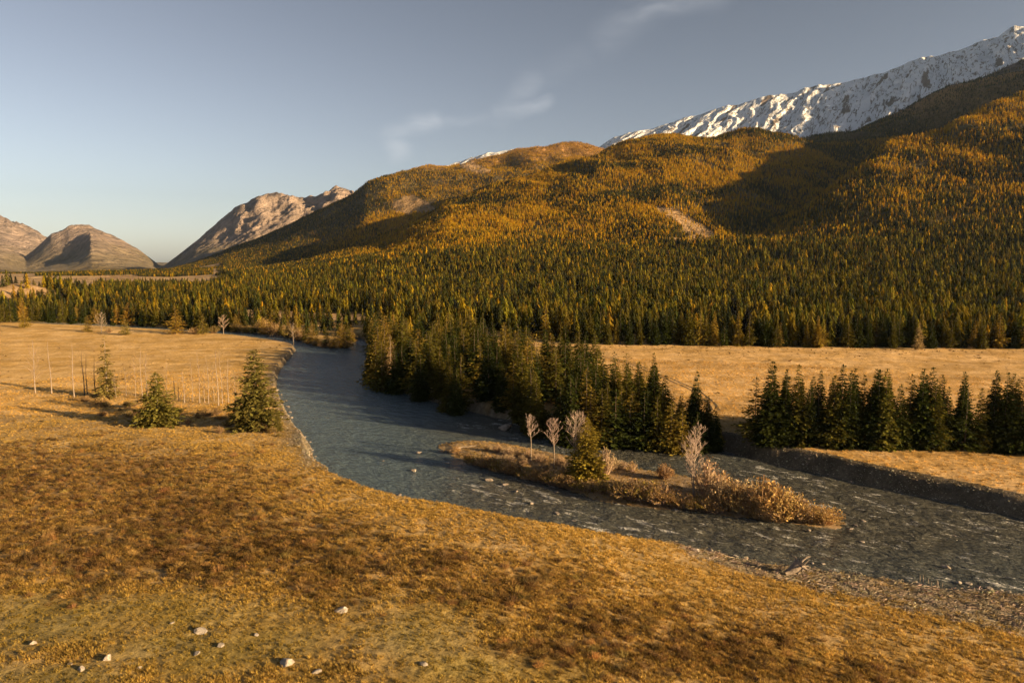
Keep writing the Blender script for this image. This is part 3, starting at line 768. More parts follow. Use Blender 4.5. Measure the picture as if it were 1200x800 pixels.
# ------------------------------------------------------------------ scattered masses (too many to count): points + copies of a few shapes
def scatter(name, pts, scl, rot, tint, variant, shapes, label, cat, group=None, kind='stuff'):
    me = bpy.data.meshes.new(name); n = len(pts)
    me.vertices.add(n); me.vertices.foreach_set('co', np.asarray(pts, np.float32).ravel())
    a = me.attributes.new('rot', 'FLOAT_VECTOR', 'POINT'); a.data.foreach_set('vector', np.asarray(rot, np.float32).ravel())
    a = me.attributes.new('scl', 'FLOAT_VECTOR', 'POINT'); a.data.foreach_set('vector', np.asarray(scl, np.float32).ravel())
    a = me.attributes.new('pick', 'INT', 'POINT'); a.data.foreach_set('value', np.asarray(variant, np.int32))
    a = me.attributes.new('tint', 'FLOAT_COLOR', 'POINT'); a.data.foreach_set('color', np.c_[tint, np.ones(n)].astype(np.float32).ravel())
    o = link(name, me); tag(o, label, cat, group, kind)
    cl_ = bpy.data.collections.new(name + ' shapes')
    for i, s in enumerate(shapes):
        so_ = bpy.data.objects.new('%s_shape_%02d' % (name, i), s); cl_.objects.link(so_)
    g = bpy.data.node_groups.new(name, 'GeometryNodeTree')
    g.interface.new_socket('Geometry', in_out='INPUT', socket_type='NodeSocketGeometry')
    g.interface.new_socket('Geometry', in_out='OUTPUT', socket_type='NodeSocketGeometry')
    gi = g.nodes.new('NodeGroupInput'); go = g.nodes.new('NodeGroupOutput')
    ci = g.nodes.new('GeometryNodeCollectionInfo'); ci.inputs['Collection'].default_value = cl_
    ci.inputs['Separate Children'].default_value = True; ci.inputs['Reset Children'].default_value = True
    ip = g.nodes.new('GeometryNodeInstanceOnPoints'); ip.inputs['Pick Instance'].default_value = True
    def na(nm, t):
        q = g.nodes.new('GeometryNodeInputNamedAttribute'); q.data_type = t; q.inputs['Name'].default_value = nm
        return q.outputs['Attribute']
    g.links.new(gi.outputs[0], ip.inputs['Points']); g.links.new(ci.outputs[0], ip.inputs['Instance'])
    g.links.new(na('pick', 'INT'), ip.inputs['Instance Index'])
    e2r = g.nodes.new('FunctionNodeEulerToRotation'); g.links.new(na('rot', 'FLOAT_VECTOR'), e2r.inputs[0])
    g.links.new(e2r.outputs[0], ip.inputs['Rotation']); g.links.new(na('scl', 'FLOAT_VECTOR'), ip.inputs['Scale'])
    g.links.new(ip.outputs[0], go.inputs[0])
    o.modifiers.new('copies', 'NODES').node_group = g
    return o

elev = (Z - CAMZ) / Dg
_e = (Z + 0 - CAMZ) / Dg
maxprev = np.maximum.accumulate(_e, axis=1)
def visible(h, tol=0.0):
    return ((Z + h - CAMZ) / Dg) > (maxprev - tol)
dA = np.gradient(AZ)[:, None] * Dg * np.gradient(DD)[None, :]

def sample(dens):
    """random points on the terrain, dens per square metre on each grid cell"""
    lam = dens * dA
    n = rng.poisson(lam)
    i, j = np.nonzero(n); c = n[i, j]
    i = np.repeat(i, c); j = np.repeat(j, c)
    a = AZ[i] + (rng.random(len(i)) - .5) * np.gradient(AZ)[i]; d = DD[j] + (rng.random(len(i)) - .5) * np.gradient(DD)[j]
    x, y = np.sin(a) * d, np.cos(a) * d
    return x, y, i, j

inframe = (np.abs(AZg) < R(37.3))
# ---- far forest
edge_v = np.where(U < 430, np.interp(U, [250, 290, 430], [377, 388, 396]), np.interp(U, [430, 640, 700, 900, 1200, 1700], [397, 401, 403, 406, 408, 411]))
edge_v = edge_v + 2.2 * fbm_m((Dg > 380) & (Dg < 640), X, Y, 22, 2, 431)
fz = (Dg > 400) & (V < edge_v) & ~open_left & ~river & (DR > 2) & (Dg < 4300)
vis = visible(14, .001)
side = (AZg >= R(37.3)) & (AZg < R(44)) & (Dg < 900)
dens = np.where(Dg < 1500, 1 / 24., np.where(Dg < 2900, 1 / 19., 1 / 38.))
bare = fbm_m(fz, X, Y, 130, 3, 401)
dens = dens * np.where(Dg < 2900, 1, np.clip(1.3 - sstep(480, 650, Z) * np.where(U < 940, .5, .0), .1, 1)) * np.clip(1.05 + bare * 1.5 + fbm_m(fz, X, Y, 28, 2, 405) * .9, .12, 1.15)
dens = dens * np.where((U > 960) & (Dg > 2900), 1 - .8 * sstep(600, 900, Z), 1)
dens = dens * np.where(clear, .07, 1) * np.where((U > 255) & (U < 430) & (Dg < 600), .3, 1)
dens = np.where(fz & ((vis & inframe) | side), dens, 0)
fx, fy, fi, fj = sample(dens)
fzz = ground(fx, fy)
fU, fV = proj(fx, fy, fzz); fD = np.hypot(fx, fy)
gn = fbm(fx, fy, 150, 3, 411) ; gn2 = fbm(fx, fy, 480, 2, 415)
slope_zone = sstep(1250, 1700, fD) * sstep(330, 470, fU)
pg = np.where(fD < 1000, .05, .12) + .80 * slope_zone * np.clip(.62 + gn * 1.5 + gn2 * 1.2, 0, 1.1)
pg = np.where((fU < 440) & (fD < 1700), .07 + .10 * gn, pg)
pg = np.where((fD > 2850) & (fU > 930), .04, pg)
is_gold = rng.random(len(fx)) < pg
def jit(c, n, v=.18): return np.array(c) * (1 + v * rng.standard_normal((n, 1))) * (1 + .06 * rng.standard_normal((n, 3)))
nf = len(fx)
t_green = jit((.028, .030, .006), nf, .3); t_olive = jit((.092, .073, .009), nf, .3); t_gold = jit((.36, .205, .008), nf, .2)
t_gold = np.where((fD < 1300)[:, None], t_gold * np.array((.62, .70, 1.0)), t_gold)
pick_o = rng.random(nf) < np.where(fD < 1500, .62, .4)
tint = np.where(is_gold[:, None], t_gold, np.where(pick_o[:, None], t_olive, t_green))
brown = sstep(2850, 3200, fD) * sstep(430, 600, fzz) * (fU < 935)
tint = tint * (1 - brown[:, None] * .6) + np.array((.36, .20, .06)) * brown[:, None] * .6
tint = np.clip(tint, .01, .6)
hgt_t = np.where(fD < 1400, np.where(fU < 430, 11.0, 13.5), 8.9) * np.exp(rng.normal(0, .20, nf)).clip(.5, 1.55) * np.where(fD > 2850, .85, 1) * np.where((fD > 1700) & (fU < 262), .7, 1)
wd = rng.uniform(.72, 1.1, nf)
wd = wd * np.where(fD < 950, 1.3, 1.0)
scl = np.c_[hgt_t * wd, hgt_t * wd, hgt_t]
rot = np.c_[rng.normal(0, .03, nf), rng.normal(0, .03, nf), rng.uniform(0, 6.28, nf)]
mid_shapes = [far_conifer(900 + i, r=.15 + .02 * (i % 3), rings=11, n=10).mesh('mid conifer', M['needles_i']) for i in range(5)]
far_shapes = [far_conifer(950 + i, r=.16 + .015 * i).mesh('far conifer', M['needles_i']) for i in range(5)]
nearf = fD < 950
P3 = np.c_[fx, fy, fzz - .2]
print('forest', nf, nearf.sum())
v5 = rng.integers(0, 5, nf)
scatter('forest', P3[nearf], scl[nearf], rot[nearf], tint[nearf], v5[nearf], mid_shapes, 'dense larch and spruce forest covering the flat ground beyond the meadows', 'forest')
scatter('mountain_forest', P3[~nearf], scl[~nearf], rot[~nearf], tint[~nearf], v5[~nearf], far_shapes, 'golden larch forest climbing the mountain slopes', 'forest')

# ---- grass tufts over the near slope, meadows beside the river
land_left = ~right & ~river & (Dg > 55) & (Dg < 330) & inframe
gd = np.where(land_left, np.interp(Dg, [55, 90, 140, 200, 330], [9, 6, 3, 1.2, .5]), 0)
gd = gd * visible(.4, .003) * (1 - .9 * np.clip(gv * 1.2, 0, 1)) * np.clip(.75 + nz2 * 1.1 + nz1 * .5, .12, 1.3)
gd = gd * (1 - .3 * gm)
gd = gd + np.where(isl & (DR > 0), 1.2, 0) + np.where(right & (Dg < 330) & (DR > 3.5) & inframe, .5, 0)
gx, gy, gi_, gj_ = sample(gd)
gz = ground(gx, gy); ng = len(gx); print('grass', ng)
c0 = COL[gi_, gj_]
gt = np.clip(c0 * (1.12 + .28 * rng.standard_normal((ng, 1))) * np.array((1.0, .95, .68)), .02, .8)
gs = rng.uniform(.16, .36, ng) * np.where(gm[gi_, gj_] > .5, .6, 1)
tufts = [tuft_mb(700 + i, 22, 1.0, .9, .05, .7).mesh('tuft', M['grass_i']) for i in range(4)]
scatter('grass', np.c_[gx, gy, gz], np.c_[gs * 1.4, gs * 1.4, gs], np.c_[gs * 0, gs * 0, rng.uniform(0, 6.28, ng)], gt, rng.integers(0, 4, ng), tufts, 'tufts of dry golden grass over the near slope', 'grass')

# ---- dwarf shrubs
rp = fbm_m(Dg < 450, X, Y, 35, 3, 441)
sdn = np.where((right | lmd) & (DR > 5) & (Dg < 450) & inframe & visible(.5, .003), .004 + .05 * np.clip(rp - .25, 0, 1) + .03 * sstep(14, 2, V - edge_v), 0)
sdn = sdn + sm * np.interp(Dg, [60, 120, 200, 300], [2.0, 1.6, 1.2, .8]) * (Dg < 320) * inframe * visible(.5, .003)
hx, hy, hi, hj = sample(sdn)
hz = ground(hx, hy); nh = len(hx); print('shrubs', nh)
tws = []
for i in range(4):
    a, b = bush_mb(600 + i, 60, 1.0, .95, .9, .02)
    b.v, off_ = b.v + a.v, len(b.v); b.f += [tuple(q + off_ for q in f) for f in a.f]
    tws.append(b.mesh('dwarf shrub', M['grass_i']))
ht = jit((.155, .092, .036), nh, .3); hg = rng.random(nh) < .2; ht[hg] = jit((.30, .18, .06), nh, .2)[hg]
hs_ = np.exp(rng.normal(-.85, .35, nh)).clip(.25, 1.0)
scatter('shrubbery', np.c_[hx, hy, hz - .05], np.c_[hs_ * 1.25, hs_ * 1.25, hs_ * .9], np.c_[hs_ * 0, hs_ * 0, rng.uniform(0, 6.28, nh)], np.clip(ht, .02, .6), rng.integers(0, 4, nh), tws, 'low brown dwarf shrubs in patches over the near slope', 'shrubs')

# ---- pebbles and drift debris on the banks
di_full = np.full(X.shape, 99.0); di_full[:, :nD] = di
pd = np.where((~river | isl) & (Dg < 330) & inframe, gv * 2.2 * (Dg < 180) + gv * .8, 0)
pd = pd + np.where(lb & (Dg < 260), gv * 2.2, 0)
pd = pd + np.where(isl & (di_full < 2.2), 1.6, 0) + np.where(bank, 2.4, 0)
px_, py_, pi_, pj_ = sample(pd)
pz = ground(px_, py_); np_ = len(px_); print('pebbles', np_)
pm_ = leaf_mat('pebble', 'instancer', .15, 0)
peb = [rock_me('pebble', 500 + i, pm_, .6, 1) for i in range(4)]
ps = np.exp(rng.normal(-1.75, .45, np_)); pt = jit((.24, .195, .14), np_, .3)
scatter('gravel', np.c_[px_, py_, pz], np.c_[ps, ps, ps], np.c_[rng.normal(0, .2, np_), rng.normal(0, .2, np_), rng.uniform(0, 6.28, np_)], np.clip(pt, .05, .7), rng.integers(0, 4, np_), peb, 'loose grey and tan stones along the water', 'gravel')
dd_ = np.where(strip > .3, 1.1, 0) * (Dg < 170) * inframe * (Dg > 60)
qx, qy, qi, qj = sample(dd_); qz = ground(qx, qy); nq = len(qx); print('sticks', nq)
sticks = []
for i in range(4):
    rd = random.Random(480 + i); mb = MB()
    for k in range(9):
        a = rd.uniform(0, 6.28); c = np.array([rd.uniform(-.8, .8), rd.uniform(-.8, .8), rd.uniform(.02, .22)]); l = rd.uniform(.3, 1.0); d = np.array([math.cos(a), math.sin(a), rd.uniform(-.15, .3)]) * l
        mb.tube([c - d * .5, c + np.array([0, 0, .05]), c + d * .5], [.035, .03, .012], 4)
    sticks.append(mb.mesh('sticks', pm_))
qs = rng.uniform(.5, 1.2, nq)
scatter('driftwood_litter', np.c_[qx, qy, qz], np.c_[qs, qs, qs], np.c_[qs * 0, qs * 0, rng.uniform(0, 6.28, nq)], np.clip(jit((.27, .21, .155), nq, .3), .05, .7), rng.integers(0, 4, nq), sticks, 'bleached twigs and flood litter on the gravel shore', 'driftwood litter')
# ------------------------------------------------------------------ things: one Empty (or mesh) each
COPIES = {}
def thing(name, label, cat, loc, rotz=0.0, group=None, scale=1.0):
    o = bpy.data.objects.new(name, None); col.objects.link(o)
    o.location = loc; o.rotation_euler = (0, 0, rotz); o.empty_display_size = .5
    return tag(o, label, cat, group)
def part(name, me, parent, scale=(1, 1, 1), color=None):
    o = bpy.data.objects.new(name, me); col.objects.link(o); o.parent = parent; o.scale = scale
    if color is not None: o.color = (*[float(c) for c in color], 1)
    return o
def px_height(x, y, z, vb, vt):
    dep = y * cp - (z - CAMZ) * sp
    return (vb - vt) * dep / F_ / 1.0

SPR = [conifer(10 + i, r=r_, levels=48, nb=14, nl=13, size=.046, base=.04, ragged=.34, droop=.34, plump=.92).mesh('spruce_crown', M['needles']) for i, r_ in enumerate((.125, .15, .165, .14))]
LAR = [conifer(30 + i, r=r_, levels=36, nb=10, nl=9, size=.050, base=.07, ragged=.42, droop=.12, gaps=.08, plump=.62).mesh('larch_crown', M['needles']) for i, r_ in enumerate((.17, .20, .23))]
BIGP = conifer(51, r=.27, levels=50, nb=14, nl=18, size=.066, base=.03, ragged=.5, droop=.1, gaps=.14, plump=.55).mesh('pine_crown', M['needles'])
WIDE = conifer(53, r=.36, levels=46, nb=15, nl=20, size=.068, base=.02, ragged=.3, droop=.12, gaps=.03, plump=.7).mesh('spruce_crown_wide', M['needles'])
THIN = conifer(55, r=.20, levels=24, nb=9, nl=18, size=.055, base=.06, ragged=.35, droop=.32, gaps=.10, plump=.95).mesh('spruce_crown_open', M['needles'])
TRK = trunk_mb(1.0, .0125).mesh('conifer_trunk', M['bark'], True)
TRKP = trunk_mb(1.0, .014).mesh('pale_trunk', M['birch'], True)
trd = random.Random(5)
GREEN, OLIVE, GOLD = (.038, .044, .010), (.095, .080, .014), (.24, .165, .025)
def vary(c, s=.15):
    k = 1 + trd.uniform(-s, s); return (c[0] * k * (1 + trd.uniform(-.06, .06)), c[1] * k, c[2] * k)
def tree(name, label, cat, group, x, y, z, h, me, color, trunk=TRK, wide=1.0):
    t = thing(name, label, cat, (x, y, z - .15), trd.uniform(0, 6.28), group)
    part('trunk', trunk, t, (h, h, h)); part('crown', me, t, (h * wide, h * wide, h), color)
    return t
def tree_px(name, label, cat, group, u, vb, vt, me, color, trunk=TRK, wide=1.0, lift=0):
    x, y, z = stand(u, vb); return tree(name, label, cat, group, x, y, z, px_height(x, y, z, vb, vt), me, color, trunk, wide)

# ---- stand on the right bank, tree by tree
G1 = 'dark spruces in the row on the right bank'
LB = ['dark green spruce in the front line of the row on the right river bank', 'dark spruce half hidden in the second line of the row on the right bank']
row = [(884, 519, 440), (902, 519, 421), (919, 520, 431), (933, 521, 425), (947, 522, 446), (957, 522, 452), (975, 522, 438), (984, 523, 425), (994, 523, 432), (1009, 524, 437), (1018, 525, 452), (1027, 525, 431), (1035, 525, 430), (1046, 526, 462), (1052, 526, 448),
       (1064, 524, 436), (1078, 525, 430), (1088, 526, 428), (1093, 527, 442), (1108, 527, 451), (1130, 527, 448), (1146, 528, 453), (1162, 529, 432), (1175, 529, 434), (1183, 530, 436), (1194, 530, 440), (1207, 531, 438), (1220, 532, 430), (1236, 533, 436)]
for i, (u, vb, vt) in enumerate(row):
    tree_px('spruce', LB[0], 'spruce', G1, u, vb + trd.uniform(-2, 1), vt, SPR[i % 4] if i % 5 else LAR[i % 3], vary(GREEN if i % 3 else OLIVE, .2), wide=trd.uniform(1.0, 1.35))
for i in range(30):
    u = trd.choice([trd.uniform(880, 960), trd.uniform(968, 1056), trd.uniform(1060, 1118), trd.uniform(1126, 1235)]); vb = np.interp(u, [880, 1200], [509, 517]) + trd.uniform(-6, 4)
    tree_px('spruce', LB[1], 'spruce', G1 + ', second line', u, vb, vb - trd.uniform(62, 80), SPR[i % 4], vary(GREEN, .2), wide=trd.uniform(1.0, 1.3))
tree_px('spruce', 'small sunlit yellow green spruce at the near left end of the dark bank stand', 'spruce', None, 841, 525, 484, SPR[2], (.22, .16, .028), wide=1.15)
tree_px('spruce', 'slim spruce just behind the small sunlit spruce at the river bend', 'spruce', None, 829, 517, 462, SPR[0], OLIVE)
tree_px('spruce', 'tallest dark pointed spruce rising over the dark strips in the meadow', 'spruce', None, 815, 513, 433, SPR[1], GREEN)

# ---- dense stand inside the river bend
S2 = smooth_poly([at(u, v, 3) for u, v in [(432, 420), (432, 438), (455, 452), (495, 467), (560, 484), (640, 502), (700, 513), (770, 517), (838, 523), (842, 508), (790, 487), (740, 470), (690, 452), (640, 434), (600, 424), (560, 417), (500, 409), (455, 404)]], 3)
xs, ys = S2[:, 0], S2[:, 1]; placed = []
tries = 0
while len(placed) < 165 and tries < 12000:
    tries += 1
    x, y = trd.uniform(xs.min(), xs.max()), trd.uniform(ys.min(), ys.max())
    if not inside(np.array([x]), np.array([y]), S2)[0]: continue
    if any((x - a) ** 2 + (y - b) ** 2 < (3.4 if tries < 3000 else 2.5) ** 2 for a, b in placed): continue
    placed.append((x, y))
for i in range(30):
    u = 672 + i * 5.4 + trd.uniform(-3, 3); vb = np.interp(u, [640, 700, 770, 838], [500, 511, 515, 521]) - (i % 3) * 5 + trd.uniform(-1, 1)
    placed.append(at(u, vb, 2.6))
S2W = at(*np.array([(432, 438), (495, 467), (640, 503), (838, 524)]).T)
for i, (x, y) in enumerate(placed):
    z = float(ground(np.array([x]), np.array([y]))[0]); edge = polydist(np.array([x]), np.array([y]), [tuple(p) for p in np.array(S2W).T], False)[0] < 9
    u, v = proj(x, y, z)
    h = trd.uniform(15, 21.5) if u < 700 else trd.uniform(14, 18.5) if u < 795 else trd.uniform(9, 14.5)
    k = trd.random(); gold = k < (.16 if u > 520 else .30)
    tree('larch' if gold else 'spruce', ('dull golden larch among the dark spruces inside the river bend' if gold else ('dark spruce along the water edge of the stand inside the river bend' if edge else 'dark spruce on the meadow side of the stand inside the river bend')),
         'larch' if gold else 'spruce', 'golden larches inside the river bend' if gold else ('spruces along the water inside the river bend' if edge else 'spruces on the meadow side inside the river bend'),
         x, y, z, h, (LAR[i % 3] if gold else SPR[i % 4] if i % 3 else LAR[i % 3]), vary((.18, .125, .022) if gold else (GREEN if k < .62 else OLIVE), .2), wide=trd.uniform(1.1, 1.5))
tree_px('spruce', 'tall full spruce standing above the stand by the far end of the meadow', 'spruce', None, 551, 425, 357, SPR[2], OLIVE, wide=1.1)
tree_px('birch', 'leafless pale birch at the upstream edge of the stand inside the river bend', 'birch', None, 458, 449, 390, LAR[2], (.26, .17, .08), TRKP, .7)

# ---- forest front beyond the right meadow
for i in range(58):
    u = 642 + i * 9.8 + trd.uniform(-3.5, 3.5); vb = np.interp(u, [640, 700, 900, 1200], [398, 402.5, 405.5, 408]) + trd.uniform(-.6, 1.2); vt = vb - trd.uniform(29, 44)
    k = trd.random()
    tree_px('spruce', 'conifer in the front rank of the forest beyond the right meadow', 'spruce', 'front rank of the forest beyond the right meadow', u, vb, vt, SPR[i % 4] if i % 3 else LAR[i % 3], vary(GREEN if k < .5 else OLIVE if k < .85 else GOLD, .2), wide=trd.uniform(.9, 1.25))
tree_px('larch', 'yellowish lone larch a step in front of the forest edge above the right meadow', 'larch', None, 914, 406.5, 377, LAR[0], (.26, .17, .04), wide=1.0)
tree_px('larch', 'pale lone larch in front of the dark forest edge at the far right', 'larch', None, 1076, 410, 376, LAR[1], (.30, .21, .09), wide=.85)

# ---- trees along the far reach of the river, left
named = [(29, 384, 360, GOLD, LAR[2], 1.3, 'bright golden larch alone at the river edge on the far left'), (103, 389, 369, (.22, .15, .03), LAR[1], 1.25, 'golden larch beside the grey leafless bush at the meadow edge'),
         (147, 392.5, 371, (.20, .15, .035), LAR[2], 1.35, 'squat olive larch at the top edge of the left meadow'), (206, 391.5, 358, (.27, .17, .03), LAR[2], 1.4, 'broad golden larch at the top edge of the left meadow'),
         (238, 391, 367, (.20, .15, .03), LAR[2], 1.5, 'rounded olive gold larch right of the broad golden one by the left meadow')]
for u, vb, vt, c, me, wdt, lab in named: tree_px('larch', lab, 'larch', None, u, vb, vt, me, c, wide=wdt)
for i in range(46):
    u = -8 + i * 6.1 + trd.uniform(-3, 3); vb = np.interp(u, [0, 100, 200, 270], [376.5, 378.5, 382, 386]) + trd.uniform(-1.6, .8); k = trd.random()
    tree_px('larch' if k > .5 else 'spruce', 'autumn larch on the far bank of the river behind the left meadow' if k > .5 else 'dark spruce on the far bank of the river behind the left meadow', 'larch' if k > .5 else 'spruce',
            'larches on the far bank behind the left meadow' if k > .5 else 'spruces on the far bank behind the left meadow', u, vb, vb - trd.uniform(18, 29), LAR[i % 3] if k > .5 else SPR[i % 4], vary(GREEN if k < .5 else OLIVE if k < .75 else (.30, .18, .03), .2), wide=trd.uniform(1.0, 1.35))
for i, (u, vb, hp) in enumerate([(268, 388, 16), (277, 389, 22), (288, 390, 15), (298, 391, 23), (308, 392, 22), (318, 392, 24), (329, 393.5, 17), (338, 394, 20), (347, 395, 22), (357, 399, 20), (366, 402, 27), (372, 404.5, 18), (383, 405, 24), (391, 406.5, 19), (400, 407, 27), (408, 406, 30), (412, 402, 22), (402, 399, 25), (434, 403, 34), (440, 404, 38), (448, 404, 40)]):
    tree_px('larch', 'golden green larch on the outer bank where the river bends out of sight', 'larch', 'larches on the outer bank at the far river bend', u, vb, vb - hp, LAR[i % 3], vary((.24, .15, .03) if i % 3 else OLIVE, .2), wide=trd.uniform(1.1, 1.5))

# ---- conifers of the near left slope
tree_px('pine', 'large ragged dark green pine at the edge of the left river bank', 'pine', None, 301, 502, 408, BIGP, (.115, .095, .024), wide=1.0)
tree_px('spruce', 'broad bushy green spruce below the near slope, left of the big pine', 'spruce', None, 186, 499, 434, WIDE, (.130, .110, .024), TRKP, wide=1.0)
tree_px('spruce', 'slender open spruce with layered boughs among the bare trees', 'spruce', None, 126, 465, 392, THIN, (.16, .12, .035), TRKP, wide=.95)
tree_px('spruce', 'small young spruce at the right foot of the big pine on the bank', 'spruce', None, 326, 505, 481, SPR[2], (.15, .12, .03), wide=1.35)

# ---- bare trees
def bare(label, u, vb, vt, mat, seed, group=None, color=(.50, .40, .33), **kw):
    x, y, z = stand(u, vb); h = px_height(x, y, z, vb, vt)
    tr, tw = branchy(seed, h, kw.pop('r0', .16), kw.pop('spread', .16), kw.pop('n1', 9), kw.pop('n2', 3), kw.pop('n3', 3), **kw)
    t = thing('bare_tree', label, 'bare tree', (x, y, z - .1), 0, group)
    part('trunk', tr.mesh('bare_trunk', M[mat], True), t); part('twigs', tw.mesh('bare_twigs', M['twigs']), t, color=color)
PG = 'thin pale bare trees below the near slope'
PL = 'thin pale leafless tree standing between the two broad conifers below the near slope'
DG = 'charred dark trunks below the near slope'
for i, (u, vb, vt, lab, grp, mat, r0, sp_) in enumerate([
    (41.6, 461, 397, 'leftmost bent pale bare tree, its lower trunk dark, with drooping twigs', None, 'birch', .22, .26), (60.5, 461, 399, 'straight pale bare trunk second from the left below the near slope', None, 'birch', .20, .08),
    (87, 465, 401, 'pale bare trunk just left of the three dark charred trunks', None, 'birch', .20, .10), (99, 463, 411, 'dark charred trunk beside the slender open spruce', DG, 'snag', .20, .05), (102.5, 462, 414, 'dark charred trunk beside the slender open spruce', DG, 'snag', .17, .06),
    (112, 463, 416, 'dark charred trunk beside the slender open spruce', DG, 'snag', .19, .06), (148, 464, 428, 'short pale sapling just right of the slender open spruce', None, 'birch', .10, .20), (167, 468, 405, 'tall pale bare tree behind the left shoulder of the bushy spruce', None, 'birch', .16, .16),
    (173, 468, 412, PL, PG, 'birch', .12, .14), (205, 468, 440, 'short dark dead trunk behind the right side of the bushy spruce', None, 'snag', .16, .05), (209.5, 470, 448, PL, PG, 'snag', .10, .10), (216, 472, 432, PL, PG, 'birch', .15, .14),
    (226, 470, 420, PL, PG, 'birch', .10, .12), (234, 472, 412, PL, PG, 'birch', .15, .14), (240, 472, 428, PL, PG, 'birch', .10, .14), (244.5, 473, 415, PL, PG, 'birch', .14, .12), (256, 475, 409, 'tallest straight pale trunk left of the big pine', None, 'birch', .19, .08),
    (260.5, 473, 411, PL, PG, 'birch', .13, .10), (268, 472, 418, PL, PG, 'birch', .14, .14), (251, 470, 424, PL, PG, 'birch', .09, .12), (276, 470, 430, PL, PG, 'birch', .09, .14), (196, 466, 418, PL, PG, 'birch', .10, .14), (159, 465, 415, PL, PG, 'birch', .09, .12), (136, 466, 436, PL, PG, 'birch', .08, .18)]):
    bare(lab, u, vb, vt, mat, 800 + i, grp, (.25, .18, .13) if mat == 'birch' else (.12, .09, .07), r0=r0, spread=sp_, n1=18, n2=3, n3=4, twig=.030, start=.15, crown='round')
bare('small bare tree with a round pinkish top at the head of the river island', 622, 541, 483, 'birch', 830, None, (.42, .31, .25), r0=.15, spread=.19, n1=24, n2=8, n3=9, up=1.0, start=.48, twig=.02)
bare('bare tree with a spreading pinkish top, second on the river island', 649, 549, 487, 'birch', 831, None, (.42, .30, .24), r0=.15, spread=.22, n1=24, n2=8, n3=9, up=1.0, start=.42, twig=.02)
bare('taller bare pinkish tree touching the island conifer', 673, 563, 480, 'birch', 832, None, (.42, .31, .24), r0=.20, spread=.24, n1=30, n2=8, n3=9, start=.40, twig=.02)
bare('tall pale forked birch near the middle of the river island', 813, 584, 490, 'birch', 833, None, (.46, .34, .26), r0=.20, spread=.20, n1=30, n2=8, n3=8, start=.24, twig=.02, fork=True, up=.8)
bare('grey leafless tree on the point where the river disappears', 344, 405, 377, 'birch', 834, None, (.28, .21, .15), r0=.22, spread=.26, n1=14, n2=5, n3=5, start=.30, twig=.04)
bare('pale grey leafless tree beside the golden larch on the far bank', 119, 390, 366, 'birch', 835, None, (.30, .23, .17), r0=.25, spread=.36, n1=22, n2=6, n3=5, start=.15, twig=.05)
bare('pinkish leafless tree right of the rounded larch across the meadow', 262, 391, 368, 'birch', 836, None, (.38, .26, .18), r0=.22, spread=.32, n1=20, n2=6, n3=5, start=.2, twig=.05)
tree_px('spruce', 'golden green conifer, the only one on the river island', 'spruce', None, 687, 564, 486, conifer(57, r=.25, levels=44, nb=20, nl=24, size=.042, base=.03, ragged=.28, droop=.15, plump=.62).mesh('island_crown', M['needles']), (.20, .145, .022), wide=1.25)

# ---- bushes
BUSH = []
for i in range(5):
    a, b = bush_mb(640 + i, 170 if i < 3 else 120, 1.0, (.55, .7, .85, .5, .95)[i], (1.3, 1.1, .9, .8, 1.4)[i], .011)
    BUSH.append((a.mesh('bush_twigs', M['twigs']), b.mesh('bush_leaves', M['leaves'])))
def bush(label, group, u, vb, hp, c, k=0, wide=1.0, tw=(.30, .21, .15)):
    x, y, z = stand(u, vb); h = px_height(x, y, z, vb, vb - hp)
    t = thing('bush', label, 'bush', (x, y, z - .05), trd.uniform(0, 6.28), group)
    part('twigs', BUSH[k][0], t, (h * wide, h * wide, h), tw); part('leaves', BUSH[k][1], t, (h * wide, h * wide, h), vary(c, .12))
OR, PK, BR, OG = (.37, .235, .085), (.36, .25, .14), (.22, .13, .055), (.19, .135, .032)
bush('largest orange gold willow bush near the lower end of the island', None, 893, 603, 43, OR, 3, 1.1, (.38, .24, .11))
bush('second tall golden willow bush, just right of the largest one', None, 906, 606, 40, OR, 3, 1.1, (.38, .24, .11))
bush('pale pinkish bush right behind the forked birch', None, 829, 583, 44, PK, 3, .9, (.40, .28, .19))
bush('golden bush at the very lower tip of the island', None, 966, 613, 22, OR, 4, 1.0, (.38, .23, .10))
bush('pinkish bush against the right side of the island conifer', None, 709, 556, 30, PK, 3, .8, (.40, .28, .19))
gl = 'golden willow bushes on the lower half of the island'
for i, (u, vb, hp) in enumerate([(842, 593, 30), (856, 596, 28), (868, 599, 24), (880, 601, 28), (918, 607, 34), (928, 608, 30), (938, 610, 25), (948, 611, 20), (848, 580, 26), (862, 586, 26), (956, 612, 16), (875, 592, 22), (900, 609, 18), (886, 607, 16), (912, 611, 14)]):
    bush('golden brown willow bush in the thicket on the lower half of the island', gl, u, vb, hp, OR if i % 3 else PK, i % 5, 1.05, (.36, .24, .13))
go = 'olive gold bushes along the near edge of the island'
for i, (u, vb, hp) in enumerate([(722, 580, 16), (731, 583, 22), (742, 585, 24), (753, 587, 25), (764, 588, 22), (775, 590, 24), (786, 592, 15), (797, 594, 15), (808, 596, 16), (818, 597, 17), (829, 599, 17), (840, 601, 16), (706, 578, 15), (694, 575, 15)]):
    bush('low olive gold bush along the near edge of the island by the conifer and birch', go, u, vb, hp, (OG, OR, BR)[i % 3], 4 if i % 2 else 1, 1.0)
gh = 'brown bushes along the near edge of the upstream half of the island'
